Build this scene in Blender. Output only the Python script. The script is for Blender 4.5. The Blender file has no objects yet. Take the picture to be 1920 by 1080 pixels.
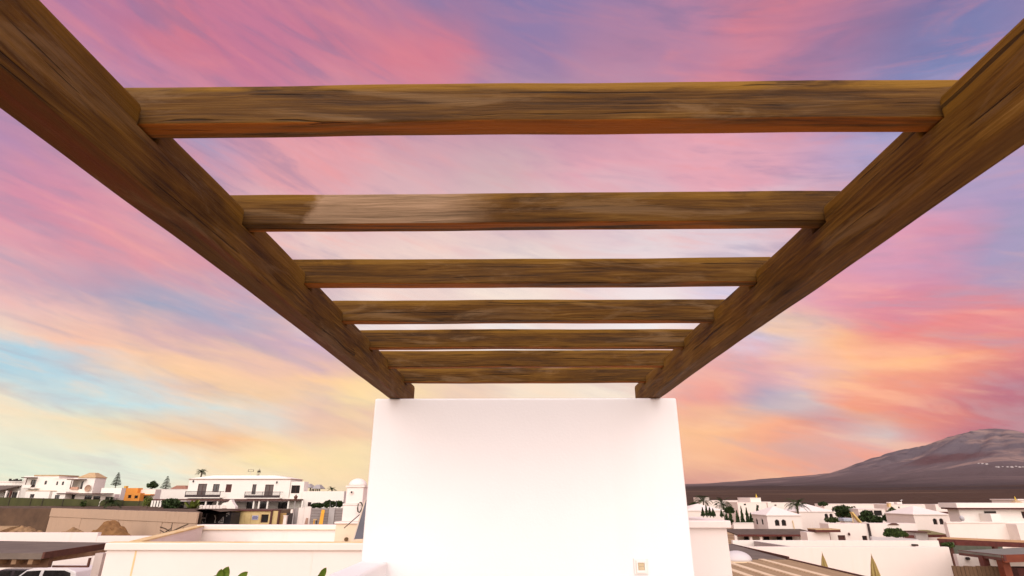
import bpy, bmesh, math, random
import numpy as np
from mathutils import Vector, Matrix
random.seed(7)
R = math.radians
SC = bpy.context.scene
COL = SC.collection

# ------------------------------------------------------------------ camera
EYE = 4.6                       # eye height above the street, metres
FOC, PITCH, YAW = 1025.0, R(20.8), R(0.7316)
cam_data = bpy.data.cameras.new('camera')
cam_data.sensor_width = 36.0
cam_data.lens = 36.0 * FOC / 1920.0
cam_data.clip_start = 0.05
cam_data.clip_end = 40000
cam = bpy.data.objects.new('camera', cam_data)
COL.objects.link(cam)
cam.location = (0, 0, EYE)
cam.rotation_euler = (R(90) + PITCH, 0, YAW)
SC.camera = cam

# ------------------------------------------------------------------ exposure
EXPO = 1.75
SC.view_settings.view_transform = 'Standard'
SC.view_settings.look = 'None'
SC.view_settings.exposure = EXPO
SC.view_settings.gamma = 1.0
SC.view_settings.use_curve_mapping = False
SC.cycles.use_denoising = True
SC.cycles.max_bounces = 8
SC.cycles.volume_bounces = 0

def ray(px, py):
    u, v = (px - 960) / FOC, (540 - py) / FOC
    x, y, z = u, math.cos(PITCH) - v * math.sin(PITCH), math.sin(PITCH) + v * math.cos(PITCH)
    c, s = math.cos(YAW), math.sin(YAW)
    return x * c - y * s, x * s + y * c, z

def at(px, py, Y):
    x, y, z = ray(px, py)
    k = Y / y
    return Vector((x * k, Y, z * k + EYE))

def atz(px, py, z):
    x, y, dz = ray(px, py)
    k = (z - EYE) / dz
    return Vector((x * k, y * k, z))

def azel(px, py):
    x, y, z = ray(px, py)
    return math.degrees(math.atan2(x, y)), math.degrees(math.atan2(z, math.hypot(x, y)))

def s2l(c):
    return tuple(((v / 255) / 12.92 if v <= 10 else ((v / 255 + .055) / 1.055) ** 2.4) for v in c)

# ------------------------------------------------------------------ world: sunset sky with streaked clouds
SUN_ELEV, SUN_AZ = R(34), R(181)          # azimuth clockwise from +Y: behind the camera, high in thin cloud

SKY = [  # colour of the evening sky seen in a few directions (pixel of the photograph, sRGB)
 (150,20,165,120,160),(250,20,195,118,145),(350,20,205,115,128),(450,20,190,120,150),(600,20,185,120,150),(700,20,150,120,160),
 (850,20,125,120,165),(1000,20,126,120,168),(1150,20,150,125,165),(1300,20,165,125,160),(1450,20,200,125,145),(1550,20,180,120,150),
 (1650,20,130,115,155),(1800,20,115,115,165),
 (230,110,170,125,165),(320,110,215,125,135),(420,110,190,120,150),(600,110,215,125,140),(800,110,205,125,145),(1000,110,150,125,165),
 (1150,110,175,130,160),(1300,110,180,130,160),(1430,110,205,135,155),(1550,110,165,120,155),(1700,110,122,125,175),(1760,110,122,130,178),
 (20,260,150,130,178),(60,330,210,145,165),(200,420,218,150,165),
 (370,290,172,150,182),(460,300,218,150,165),(600,300,222,160,170),(800,300,210,170,180),(960,300,205,175,180),(1100,300,220,165,180),
 (1300,310,225,165,180),(1500,300,205,160,185),(1620,290,165,158,198),
 (500,345,220,160,170),(960,345,205,175,185),(1400,345,225,165,180),
 (560,460,236,210,205),(800,460,234,207,202),(1000,460,226,206,206),(1200,460,226,210,215),(1400,460,215,210,222),
 (700,550,238,212,205),(960,550,244,226,216),(1200,550,235,215,220),(1370,550,213,205,228),
 (700,610,245,230,228),(960,640,246,236,234),(1200,610,240,235,238),
 (850,735,236,206,186),(1000,735,245,225,205),(1150,735,245,230,215),
 (60,400,212,143,165),(250,430,222,150,162),(30,480,214,162,176),(200,480,212,148,165),(400,480,205,150,168),
 (30,560,226,180,185),(150,530,190,160,180),(270,555,160,162,188),(400,580,165,165,192),(500,560,190,165,185),
 (30,605,240,208,192),(150,640,240,190,172),(300,640,232,188,176),(400,620,190,165,182),(500,640,200,170,184),(600,680,205,172,190),
 (50,670,172,208,226),(160,690,196,206,214),(230,650,250,205,175),(350,680,250,208,166),(500,690,238,196,172),(620,700,240,196,168),
 (30,760,242,226,200),(130,725,186,216,228),(270,745,196,220,228),(380,770,205,222,226),(330,720,235,200,180),(450,745,240,208,174),(600,770,220,188,180),
 (680,740,250,222,172),(480,790,216,222,220),(640,800,236,196,170),
 (50,830,230,230,212),(200,790,236,222,190),(330,800,244,204,164),(430,820,240,196,160),(560,820,232,206,184),(500,845,250,222,168),(640,845,250,226,180),
 (50,880,226,232,214),(250,880,230,236,222),(420,880,244,228,200),(600,880,248,222,180),
 (1880,380,160,150,192),(1820,330,172,155,192),(1700,450,212,155,182),(1850,430,180,155,190),(1620,500,228,148,160),(1750,510,210,140,165),
 (1880,500,155,155,192),(1550,560,222,165,180),(1700,565,222,138,150),(1850,560,228,138,142),(1460,620,222,202,210),(1490,600,246,205,175),
 (1560,640,252,196,150),(1700,620,232,140,135),(1850,620,220,136,146),(1400,680,228,168,168),(1500,680,225,180,182),(1560,660,248,188,152),(1680,680,250,188,140),
 (1800,690,244,160,128),(1900,690,208,126,138),(1330,740,238,162,150),(1440,745,176,166,188),(1490,752,190,200,210),(1600,740,238,160,142),(1750,740,220,136,136),
 (1880,740,180,115,135),(1330,800,248,192,148),(1450,800,244,172,142),(1560,790,212,140,140),(1620,815,208,190,192),(1660,770,248,172,130),(1780,790,220,126,122),(1900,790,178,112,130),
 (1330,860,248,188,148),(1450,860,244,172,142),(1580,860,240,160,140),(1330,895,216,156,142),(1450,890,240,180,150),
]
LO, HI = np.array(s2l((232, 186, 168))), np.array(s2l((138, 122, 166)))
MID = np.array(s2l((208, 154, 172)))
pts = np.array([azel(a, b) for a, b, *_ in SKY])
cols = np.array([s2l(c[2:]) for c in SKY])
cols = np.clip(cols.mean(1, keepdims=True) + (cols - cols.mean(1, keepdims=True)) * 1.05, 0, 1) * 1.05 * np.array([1.0, 1.0, .965])

def sky_table(az, el):
    d = np.exp(-(((pts[:, 0] - az) * math.cos(R(el)) / 3.2) ** 2 + ((pts[:, 1] - el) / 1.25) ** 2))
    far = np.exp(-(((pts[:, 0] - az) * math.cos(R(el)) / 16.0) ** 2 + ((pts[:, 1] - el) / 8.0) ** 2)) * .006
    w = d + far
    t = min(max(el / 28, 0), 1)
    t2 = min(max((el - 20) / 30, 0), 1)
    base = (LO * (1 - t) + MID * t) * (1 - t2) + HI * t2
    return (w @ cols + base * .0012) / (w.sum() + .0012)

ref = cols.copy()
for it in range(5):                       # sharpen so that the smooth table passes through the samples
    now = np.array([sky_table(a, b) for a, b in pts])
    cols = np.clip(cols + .8 * (ref - now), .02, 1.15)

world = bpy.data.worlds.new('World')
SC.world = world
world.cycles.sampling_method = 'MANUAL'
world.cycles.sample_map_resolution = 256
world.use_nodes = True
NT = world.node_tree
NT.nodes.clear()

class G:
    """tiny expression helper over a node tree"""
    def __init__(s, nt): s.nt = nt
    def node(s, t, **k):
        n = s.nt.nodes.new(t)
        for a, b in k.items(): setattr(n, a, b)
        return n
    def put(s, sock, v):
        if isinstance(v, bpy.types.NodeSocket): s.nt.links.new(v, sock)
        else: sock.default_value = v
    def m(s, op, a, b=0.0, c=0.0, clamp=False):
        n = s.node('ShaderNodeMath', operation=op, use_clamp=clamp)
        s.put(n.inputs[0], a); s.put(n.inputs[1], b); s.put(n.inputs[2], c)
        return n.outputs[0]
    def v(s, op, a, b=(0, 0, 0)):
        n = s.node('ShaderNodeVectorMath', operation=op)
        s.put(n.inputs[0], a); s.put(n.inputs[1], b)
        return n.outputs[0]
    def sep(s, a):
        n = s.node('ShaderNodeSeparateXYZ'); s.put(n.inputs[0], a); return n.outputs
    def comb(s, x, y, z):
        n = s.node('ShaderNodeCombineXYZ')
        for i, q in enumerate((x, y, z)): s.put(n.inputs[i], q)
        return n.outputs[0]
    def mapping(s, vec, loc=(0, 0, 0), rot=(0, 0, 0), scale=(1, 1, 1)):
        n = s.node('ShaderNodeMapping'); s.put(n.inputs['Vector'], vec)
        n.inputs['Location'].default_value = loc; n.inputs['Rotation'].default_value = rot; n.inputs['Scale'].default_value = scale
        return n.outputs[0]
    def noise(s, vec, scale=1, detail=4, rough=.55, dist=0, out=0):
        n = s.node('ShaderNodeTexNoise'); s.put(n.inputs['Vector'], vec); s.put(n.inputs['Scale'], scale)
        n.inputs['Detail'].default_value = detail; n.inputs['Roughness'].default_value = rough; n.inputs['Distortion'].default_value = dist
        return n.outputs[out]
    def ramp(s, fac, stops, interp='LINEAR'):
        n = s.node('ShaderNodeValToRGB'); cr = n.color_ramp; cr.interpolation = interp
        while len(cr.elements) > 1: cr.elements.remove(cr.elements[-1])
        for i, (p, c) in enumerate(stops):
            e = cr.elements[0] if i == 0 else cr.elements.new(p)
            e.position = p
            e.color = (c, c, c, 1) if isinstance(c, (int, float)) else (*c, 1)
        s.put(n.inputs[0], fac)
        return n.outputs[0]
    def mix(s, fac, a, b, mode='MIX'):
        n = s.node('ShaderNodeMix', data_type='RGBA', blend_type=mode)
        s.put(n.inputs[0], fac)
        for k, q in ((6, a), (7, b)):
            if isinstance(q, tuple) and len(q) == 3: q = (*q, 1)
            s.put(n.inputs[k], q)
        return n.outputs[2]
    def smooth(s, x, lo, hi):
        n = s.node('ShaderNodeMapRange', interpolation_type='SMOOTHSTEP')
        s.put(n.inputs[0], x); n.inputs[1].default_value = lo; n.inputs[2].default_value = hi
        return n.outputs[0]

g = G(NT)
tc = g.node('ShaderNodeTexCoord')
dirv = g.v('NORMALIZE', tc.outputs['Generated'])
dx, dy, dz = g.sep(dirv)
st = g.mapping(dirv, rot=(0, R(-15), 0))                                   # the streaks sink high in thin cloud
n_w1 = g.noise(g.mapping(st, loc=(3.1, 1.7, 0), scale=(3.2, 3.2, 15)), 1.0, 4, .58, .35)
n_w2 = g.noise(g.mapping(st, loc=(9.1, 4.7, 2), scale=(5.5, 5.5, 26)), 1.0, 3, .6, .3)
el = g.m('MULTIPLY', g.m('ARCTAN2', dz, g.m('SQRT', g.m('ADD', g.m('MULTIPLY', dx, dx), g.m('MULTIPLY', dy, dy)))), 180 / math.pi)
az = g.m('MULTIPLY', g.m('ARCTAN2', dx, dy), 180 / math.pi)
lift = g.m('MULTIPLY', g.m('MAXIMUM', el, 0), .035)
lift = g.m('ADD', .08, g.m('MINIMUM', lift, .62))
w12 = g.m('ADD', g.m('MULTIPLY', g.m('SUBTRACT', n_w1, .5), 12.0), g.m('MULTIPLY', g.m('SUBTRACT', n_w2, .5), 5.0))
elw = g.m('ADD', el, g.m('MULTIPLY', w12, lift))
azw = g.m('ADD', az, g.m('MULTIPLY', w12, .7))
ROWS = [0, 1.5, 3, 4.5, 6, 7.5, 9, 10.5, 12, 14, 16, 18, 21, 25, 29, 33, 38, 43, 49, 58, 90]
AZS = list(np.linspace(-56, 56, 29))
res = None
for i, e in enumerate(ROWS):
    stops = []
    for a in [-180] + AZS + [180]:
        c = sky_table(a if abs(a) < 170 else 120, e)
        if abs(a) > 170: c = sky_table(120, e)
        stops.append(((a + 180) / 360, tuple(float(q) for q in c)))
    rr = g.ramp(g.m('DIVIDE', g.m('ADD', azw, 180), 360), stops)
    if res is None: res = rr
    else:
        p0 = ROWS[i - 1]
        res = g.mix(g.m('DIVIDE', g.m('SUBTRACT', elw, p0), e - p0, clamp=True), res, rr)
# thin streaks of cloud: rose/peach veils and blue gaps between them
s1 = g.noise(g.mapping(st, loc=(1.3, 7.7, 5), scale=(5, 5, 32)), 1.0, 7, .6, .6)
sm = g.m('ADD', g.m('MULTIPLY', s1, .8), g.m('MULTIPLY', n_w2, .2))
veil = g.ramp(g.smooth(el, 2, 34), [(0, s2l((255, 214, 170))), (.45, s2l((244, 176, 160))), (1, s2l((224, 134, 136)))])
gap = g.ramp(g.smooth(el, 2, 34), [(0, s2l((214, 190, 190))), (.4, s2l((176, 172, 196))), (1, s2l((124, 122, 164)))])
calm = g.m('MULTIPLY', g.smooth(az, -26, -8), g.smooth(az, 26, 8))        # the bright thin cloud ahead is even
amt = g.m('SUBTRACT', 1.0, g.m('MULTIPLY', calm, .55))
res = g.mix(g.m('MULTIPLY', g.m('MULTIPLY', g.smooth(sm, .5, .66), .30), amt), res, veil)
res = g.mix(g.m('MULTIPLY', g.m('MULTIPLY', g.smooth(sm, .5, .36), .30), amt), res, gap)
# small ripples and brighter crests inside the cloud
rp = g.noise(g.mapping(st, loc=(2.3, 5.1, 9), scale=(17, 17, 75)), 1.0, 5, .6, .8)
crest = g.m('ADD', g.m('MULTIPLY', g.m('SUBTRACT', rp, .5), .20), g.m('MULTIPLY', g.m('SUBTRACT', s1, .5), .34))
gain = g.m('ADD', 1.0, g.m('MULTIPLY', crest, amt))
res = g.mix(1.0, res, g.comb(gain, g.m('POWER', gain, .8), g.m('POWER', gain, .55)), 'MULTIPLY')
bg = g.node('ShaderNodeBackground')
g.put(bg.inputs[0], res)
bg.inputs[1].default_value = 1.0 / 2 ** EXPO
wo = g.node('ShaderNodeOutputWorld')
NT.links.new(bg.outputs[0], wo.inputs[0])

# ------------------------------------------------------------------ sun: low haze-softened light from behind the camera
sun_data = bpy.data.lights.new('sun', 'SUN')
sun_data.energy = 1.5
sun_data.angle = R(100)
sun_data.color = (1.0, .95, .885)
sun = bpy.data.objects.new('sun', sun_data)
COL.objects.link(sun)
sd = Vector((math.sin(SUN_AZ) * math.cos(SUN_ELEV), math.cos(SUN_AZ) * math.cos(SUN_ELEV), math.sin(SUN_ELEV)))
sun.rotation_euler = (-sd).to_track_quat('-Z', 'Y').to_euler()
sun.location = sd * 60

# ------------------------------------------------------------------ mesh helpers
def tag(o, label=None, cat=None, group=None, kind=None):
    if label: o['label'] = label
    if cat: o['category'] = cat
    if group: o['group'] = group
    if kind: o['kind'] = kind
    return o

def thing(name, label, cat, loc=(0, 0, 0), group=None):
    o = bpy.data.objects.new(name, None)
    COL.objects.link(o)
    o.location = loc
    o.empty_display_size = .3
    return tag(o, label, cat, group)

def root_loc(o):
    v = Vector((0, 0, 0))
    while o is not None:
        v += o.location
        o = o.parent
    return v

class MB:
    """collects shapes given in world coordinates and links them as one mesh object"""
    def __init__(s): s.v = []; s.f = []
    def add(s, vs, fs):
        n = len(s.v)
        s.v += [tuple(p) for p in vs]
        s.f += [tuple(i + n for i in q) for q in fs]
        return s
    def box(s, x0, x1, y0, y1, z0, z1):
        x0, x1 = min(x0, x1), max(x0, x1); y0, y1 = min(y0, y1), max(y0, y1); z0, z1 = min(z0, z1), max(z0, z1)
        return s.add([(x0, y0, z0), (x1, y0, z0), (x1, y1, z0), (x0, y1, z0), (x0, y0, z1), (x1, y0, z1), (x1, y1, z1), (x0, y1, z1)],
                     [(0, 3, 2, 1), (4, 5, 6, 7), (0, 1, 5, 4), (1, 2, 6, 5), (2, 3, 7, 6), (3, 0, 4, 7)])
    def hexa(s, p):            # 8 points: bottom four counterclockwise, then top four
        return s.add(p, [(0, 3, 2, 1), (4, 5, 6, 7), (0, 1, 5, 4), (1, 2, 6, 5), (2, 3, 7, 6), (3, 0, 4, 7)])
    def pyramid(s, x0, x1, y0, y1, z0, z1, flat=0.0, base=.06):
        cx, cy = (x0 + x1) / 2, (y0 + y1) / 2
        a, b = (x1 - x0) / 2 * flat, (y1 - y0) / 2 * flat
        s.box(x0, x1, y0, y1, z0, z0 + base)
        z0 += base
        if flat > 0:
            return s.hexa([(x0, y0, z0), (x1, y0, z0), (x1, y1, z0), (x0, y1, z0), (cx - a, cy - b, z1), (cx + a, cy - b, z1), (cx + a, cy + b, z1), (cx - a, cy + b, z1)])
        return s.add([(x0, y0, z0), (x1, y0, z0), (x1, y1, z0), (x0, y1, z0), (cx, cy, z1)], [(0, 1, 4), (1, 2, 4), (2, 3, 4), (3, 0, 4)])
    def tube(s, pts, rad, n=8, cap=True):
        pts = [Vector(p) for p in pts]
        rads = rad if isinstance(rad, (list, tuple)) else [rad] * len(pts)
        rings = []
        for i, p in enumerate(pts):
            t = (pts[min(i + 1, len(pts) - 1)] - pts[max(i - 1, 0)]).normalized()
            a = t.cross(Vector((0, 0, 1)))
            if a.length < 1e-3: a = t.cross(Vector((1, 0, 0)))
            a.normalize(); b = t.cross(a)
            rings.append([p + (a * math.cos(2 * math.pi * k / n) + b * math.sin(2 * math.pi * k / n)) * rads[i] for k in range(n)])
        vs = [q for r in rings for q in r]
        fs = []
        for i in range(len(rings) - 1):
            for k in range(n):
                fs.append((i * n + k, i * n + (k + 1) % n, (i + 1) * n + (k + 1) % n, (i + 1) * n + k))
        if cap:
            fs.append(tuple(range(n - 1, -1, -1))); fs.append(tuple((len(rings) - 1) * n + k for k in range(n)))
        return s.add(vs, fs)
    def lathe(s, c, prof, n=16):
        vs, fs = [], []
        for r, z in prof:
            for k in range(n):
                vs.append((c[0] + r * math.cos(2 * math.pi * k / n), c[1] + r * math.sin(2 * math.pi * k / n), c[2] + z))
        for i in range(len(prof) - 1):
            for k in range(n):
                fs.append((i * n + k, i * n + (k + 1) % n, (i + 1) * n + (k + 1) % n, (i + 1) * n + k))
        fs.append(tuple(range(n - 1, -1, -1))); fs.append(tuple((len(prof) - 1) * n + k for k in range(n)))
        return s.add(vs, fs)
    def prism(s, poly, axis, a0, a1):
        """poly in the other two axes (in order), extruded from a0 to a1 along axis"""
        def P(q, a):
            if axis == 0: return (a, q[0], q[1])
            if axis == 1: return (q[0], a, q[1])
            return (q[0], q[1], a)
        n = len(poly)
        vs = [P(q, a0) for q in poly] + [P(q, a1) for q in poly]
        fs = [(i, (i + 1) % n, n + (i + 1) % n, n + i) for i in range(n)] + [tuple(range(n - 1, -1, -1)), tuple(range(n, 2 * n))]
        return s.add(vs, fs)
    def build(s, name, mat, parent=None, smooth=False, bevel=0, seg=2, fix=True, loc=None):
        me = bpy.data.meshes.new(name)
        off = root_loc(parent) if parent else Vector(loc or (0, 0, 0))
        me.from_pydata([(p[0] - off[0], p[1] - off[1], p[2] - off[2]) for p in s.v], [], s.f)
        if fix or bevel:
            bm = bmesh.new(); bm.from_mesh(me)
            if fix: bmesh.ops.recalc_face_normals(bm, faces=bm.faces)
            if bevel:
                bmesh.ops.bevel(bm, geom=[e for e in bm.edges if len(e.link_faces) == 2 and e.calc_face_angle(0) > .5], offset=bevel, segments=seg, profile=.5, affect='EDGES', clamp_overlap=True)
            bm.to_mesh(me); bm.free()
        me.materials.append(mat)
        if smooth:
            for p in me.polygons: p.use_smooth = True
        o = bpy.data.objects.new(name, me)
        COL.objects.link(o)
        if parent: o.parent = parent
        elif loc is not None: o.location = loc
        return o

# ------------------------------------------------------------------ materials
MATS = {}
def mat(name, c1, c2=None, scale=3.0, rough=.85, bump=.0, bscale=40, stretch=(1, 1, 1), spec=.3, metal=0, var=0):
    if name in MATS: return MATS[name]
    m = bpy.data.materials.new(name); m.use_nodes = True
    nt = m.node_tree; b = nt.nodes['Principled BSDF']; q = G(nt)
    t = q.node('ShaderNodeTexCoord').outputs['Object']
    if c2 is None: c2 = tuple(x * .86 for x in c1)
    n = q.noise(q.mapping(t, scale=stretch), scale, 6, .6, .2)
    col = q.ramp(n, [(.32, c2), (.66, c1)])
    if var:
        geo = q.node('ShaderNodeNewGeometry').outputs['Random Per Island']
        col = q.mix(1.0, col, q.ramp(geo, [(0, 1 - var), (1, 1 + var)]), 'MULTIPLY')
    q.put(b.inputs['Base Color'], col)
    b.inputs['Roughness'].default_value = rough
    b.inputs['Specular IOR Level'].default_value = spec
    b.inputs['Metallic'].default_value = metal
    if bump:
        bn = q.node('ShaderNodeBump'); bn.inputs['Strength'].default_value = bump; bn.inputs['Distance'].default_value = .01
        q.put(bn.inputs['Height'], q.noise(t, bscale, 5, .6))
        q.put(b.inputs['Normal'], bn.outputs[0])
    MATS[name] = m
    return m

def stucco(name, c, stain=(.62, .52, .40), amount=.25, bump=.25):
    """painted render with rain streaks running down it"""
    if name in MATS: return MATS[name]
    m = bpy.data.materials.new(name); m.use_nodes = True
    nt = m.node_tree; b = nt.nodes['Principled BSDF']; q = G(nt)
    t = q.node('ShaderNodeTexCoord').outputs['Object']
    n1 = q.noise(q.mapping(t, scale=(2.6, 2.6, .22)), 1.0, 6, .65, .3)
    n2 = q.noise(t, .7, 5, .6)
    f = q.m('MULTIPLY', q.m('MULTIPLY', q.smooth(n1, .50, .78), q.smooth(n2, .38, .7)), amount)
    col = q.mix(f, q.ramp(n2, [(.3, tuple(x * .95 for x in c)), (.7, c)]), stain)
    q.put(b.inputs['Base Color'], col)
    b.inputs['Roughness'].default_value = .9
    b.inputs['Specular IOR Level'].default_value = .2
    bn = q.node('ShaderNodeBump'); bn.inputs['Strength'].default_value = bump; bn.inputs['Distance'].default_value = .006
    q.put(bn.inputs['Height'], q.m('ADD', q.noise(t, 55, 6, .65), q.m('MULTIPLY', q.noise(t, 4, 3, .5), 2.0)))
    q.put(b.inputs['Normal'], bn.outputs[0])
    MATS[name] = m
    return m

def wood(name, axis, patch=None, red=0.0, seed=0.0, gold=.5, gain=1.0):
    """old stained softwood: grain along `axis`, stain worn to grey-brown, gold-brown along the upper edge, orange stain left underneath"""
    m = bpy.data.materials.new(name); m.use_nodes = True
    nt = m.node_tree; b = nt.nodes['Principled BSDF']; q = G(nt)
    t = q.node('ShaderNodeTexCoord').outputs['Object']
    rnd = q.node('ShaderNodeObjectInfo').outputs['Random']
    t2 = q.v('ADD', t, q.comb(q.m('MULTIPLY', rnd, 37.0), q.m('MULTIPLY', rnd, 11.0), q.m('ADD', q.m('MULTIPLY', rnd, 23.0), seed)))
    def sc(a, c): return (a, c, c) if axis == 0 else (c, a, c) if axis == 1 else (c, c, a)
    warp = q.v('ADD', t2, q.v('MULTIPLY', q.noise(q.mapping(t2, scale=sc(1.4, 5)), 1, 3, .5, 0, 1), (.05, .05, .05)))
    fine = q.noise(q.mapping(warp, scale=sc(3.2, 130)), 1, 6, .66)
    med = q.noise(q.mapping(warp, scale=sc(1.1, 22)), 1, 6, .6, .4)
    blot = q.noise(q.mapping(t2, scale=sc(1.7, 7)), 1, 6, .62, .6)
    crack = q.noise(q.mapping(warp, loc=(3, 3, 3), scale=sc(.55, 110)), 1, 2, .4)
    tone = q.m('ADD', q.m('ADD', q.m('MULTIPLY', fine, .40), q.m('MULTIPLY', med, .30)), q.m('MULTIPLY', blot, .30))
    col = q.ramp(tone, [(.36, (.015, .0060, .0008)), (.43, (.044, .0180, .0019)), (.50, (.080, .0340, .0033)), (.57, (.120, .056, .0075)), (.65, (.20, .110, .030))])
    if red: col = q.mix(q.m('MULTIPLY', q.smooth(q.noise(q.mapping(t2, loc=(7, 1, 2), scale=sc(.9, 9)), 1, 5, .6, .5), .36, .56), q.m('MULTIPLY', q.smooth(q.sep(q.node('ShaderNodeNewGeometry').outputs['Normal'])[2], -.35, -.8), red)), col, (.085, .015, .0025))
    if gain != 1: col = q.mix(1.0, col, (gain, gain * 1.03, gain), 'MULTIPLY')
    # worn grey places
    wn = q.noise(q.mapping(t2, loc=(1, 8, 4), scale=sc(2.4, 12)), 1, 6, .65, .9)
    col = q.mix(q.m('MULTIPLY', q.smooth(wn, .52, .68), .55), col, (.17, .10, .042))
    geo = q.node('ShaderNodeNewGeometry')
    nz = q.sep(geo.outputs['Normal'])[2]
    tz = q.sep(t)[2]
    # lichen and gold varnish along the upper edge
    edge = q.smooth(q.m('ADD', tz, q.m('MULTIPLY', q.m('SUBTRACT', med, .5), .05)), .022, .036)
    col = q.mix(q.m('MULTIPLY', q.m('MULTIPLY', edge, gold), q.smooth(blot, .34, .52)), col, (.20, .100, .009))
    # the underside keeps its orange stain
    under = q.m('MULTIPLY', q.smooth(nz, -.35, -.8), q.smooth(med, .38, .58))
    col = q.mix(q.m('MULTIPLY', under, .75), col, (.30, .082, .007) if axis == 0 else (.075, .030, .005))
    if patch:
        px = q.sep(t)[axis]
        pj = q.m('ADD', px, q.m('MULTIPLY', q.m('SUBTRACT', q.noise(q.mapping(t2, scale=sc(9, 13)), 1, 5, .6), .5), .12))
        pm = q.m('MULTIPLY', q.smooth(pj, patch[0], patch[0] + .025), q.smooth(pj, patch[1] + .05, patch[1] - .18))
        pm = q.m('MULTIPLY', pm, q.m('SUBTRACT', 1.0, q.smooth(nz, -.3, -.7)))
        pale = q.ramp(tone, [(.36, (.05, .030, .014)), (.46, (.19, .12, .065)), (.6, (.34, .22, .13))])
        col = q.mix(pm, col, pale)
    ck = q.smooth(crack, .33, .28)
    col = q.mix(q.m('MULTIPLY', ck, .75), col, (.012, .006, .002))
    q.put(b.inputs['Base Color'], col)
    q.put(b.inputs['Roughness'], q.ramp(med, [(.3, .6), (.7, .85)]))
    b.inputs['Specular IOR Level'].default_value = .15
    bn = q.node('ShaderNodeBump'); bn.inputs['Strength'].default_value = .8; bn.inputs['Distance'].default_value = .004
    q.put(bn.inputs['Height'], q.m('SUBTRACT', q.m('ADD', fine, q.m('MULTIPLY', med, 1.2)), q.m('MULTIPLY', ck, 1.4)))
    q.put(b.inputs['Normal'], bn.outputs[0])
    MATS[name] = m
    return m

# ================================================================== NEAR: the roof terrace
WHITE = (.83, .805, .79)
M_wall = stucco('white_render', WHITE, (.7, .6, .5), .12, .18)
M_house = stucco('house_render', (.76, .705, .64), (.62, .50, .36), .35, .2)
M_house2 = stucco('house_render_pink', (.74, .66, .595), (.6, .48, .36), .3, .2)
FLOOR = 3.0
YW = 3.6                                   # front of the end wall
Z = lambda rel: EYE + rel

# floor slab
tag(MB().box(-.92, 1.62, -2.6, 4.0, FLOOR - .12, FLOOR).build('terrace_floor', mat('pale_tile', (.74, .69, .63), (.66, .61, .55), 6, .6, .1)), kind='structure')
# storey underneath the terrace
b = thing('terrace_house', 'white house storey carrying the roof terrace with the pergola', 'house', (.3, 1, 0))
MB().box(-.935, 1.64, -2.6, 4.05, 0, FLOOR - .124).build('wall', M_wall, b)
# the tall end wall
w = MB().box(-.945, 1.025, YW, YW + .5, FLOOR - .1, Z(.596)).build('end_wall', M_wall, None, bevel=.012, seg=4, loc=(0, YW, FLOOR))
tag(w, 'tall plain white rendered wall carrying the far ends of the pergola beams', 'wall')
# left parapet running back past the camera
w = MB().box(-.947, -.782, -2.55, YW - .003, FLOOR - .1, Z(-.362)).build('parapet', M_wall, None, bevel=.018, seg=4, loc=(-.86, 1, FLOOR))
tag(w, 'low white parapet running from the end wall towards the viewer, lower left', 'parapet')
w = MB().box(1.49, 1.65, -2.55, 4.59, FLOOR - .1, Z(-.62)).build('parapet', M_wall, None, bevel=.018, seg=4, loc=(1.57, 1, FLOOR))
tag(w, 'low white parapet along the right side of the terrace, below the small block', 'parapet')
M_near = stucco('near_cream_render', (.77, .69, .635), (.64, .5, .36), .3, .2)
# block with a coping to the right of the wall
b = thing('coped_block', 'white block with projecting coping just right of the end wall', 'wall', (1.4, 5, 0))
XR = at(1371, 982, 4.6)[0]
MB().box(.95, XR - .03, 4.63, 5.45, 0, Z(-.235)).build('wall', M_near, b)
cm = MB()
cm.box(.93, XR, 4.6, 4.72, Z(-.235), Z(-.18)); cm.box(.93, XR, 5.38, 5.5, Z(-.235), Z(-.182)); cm.box(XR - .12, XR - .001, 4.72, 5.38, Z(-.235), Z(-.181))
cm.build('coping', M_near, b, bevel=.008)
MB().box(.95, XR - .13, 4.73, 5.37, Z(-.25), Z(-.215)).build('roof', M_house, b)

# switch on the wall
sx0, sx1 = .672, .752; szc = Z(-.388)
b = thing('wall_switch', 'small square white double switch with beige keys low on the end wall', 'switch', (.712, YW, szc))
mw = mat('white_plastic', (.80, .76, .70), (.78, .74, .68), 5, .35, spec=.5)
mk = mat('beige_plastic', (.55, .44, .26), (.50, .40, .24), 9, .4, spec=.5)
MB().box(sx0, sx1, YW - .012, YW + .002, szc - .043, szc + .043).build('back_plate', mw, b, bevel=.004)
fr = MB(); i0 = .012
fr.box(sx0 + i0, sx1 - i0, YW - .022, YW - .0121, szc - .033, szc - .020); fr.box(sx0 + i0, sx1 - i0, YW - .022, YW - .0121, szc + .020, szc + .033)
fr.box(sx0 + i0, sx0 + .021, YW - .0219, YW - .0121, szc - .020, szc + .020); fr.box(sx1 - .021, sx1 - i0, YW - .0219, YW - .0121, szc - .020, szc + .020)
fr.build('frame', mw, b, bevel=.0015)
for k in (0, 1):
    MB().box(sx0 + .0225, sx1 - .0225, YW - .019, YW - .0121, szc - .0185 + k * .0193, szc - .0008 + k * .0193).build('key', mk, b, bevel=.0012)

# ------------------------------------------------------------------ pergola
BB, BT = Z(.598), Z(.757)                  # side beams: underside and top
CB, CT = Z(.715), Z(.813)                  # cross beams
CY = [.922, 1.368, 1.833, 2.285, 2.746, 3.19, 3.668]
TH = .05
LX, RX = (-.855, -.772), (.850, .926)
pg = thing('pergola', 'weathered brown timber pergola overhead with side beams and cross beams', 'pergola', (0, 1.2, FLOOR))

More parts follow.
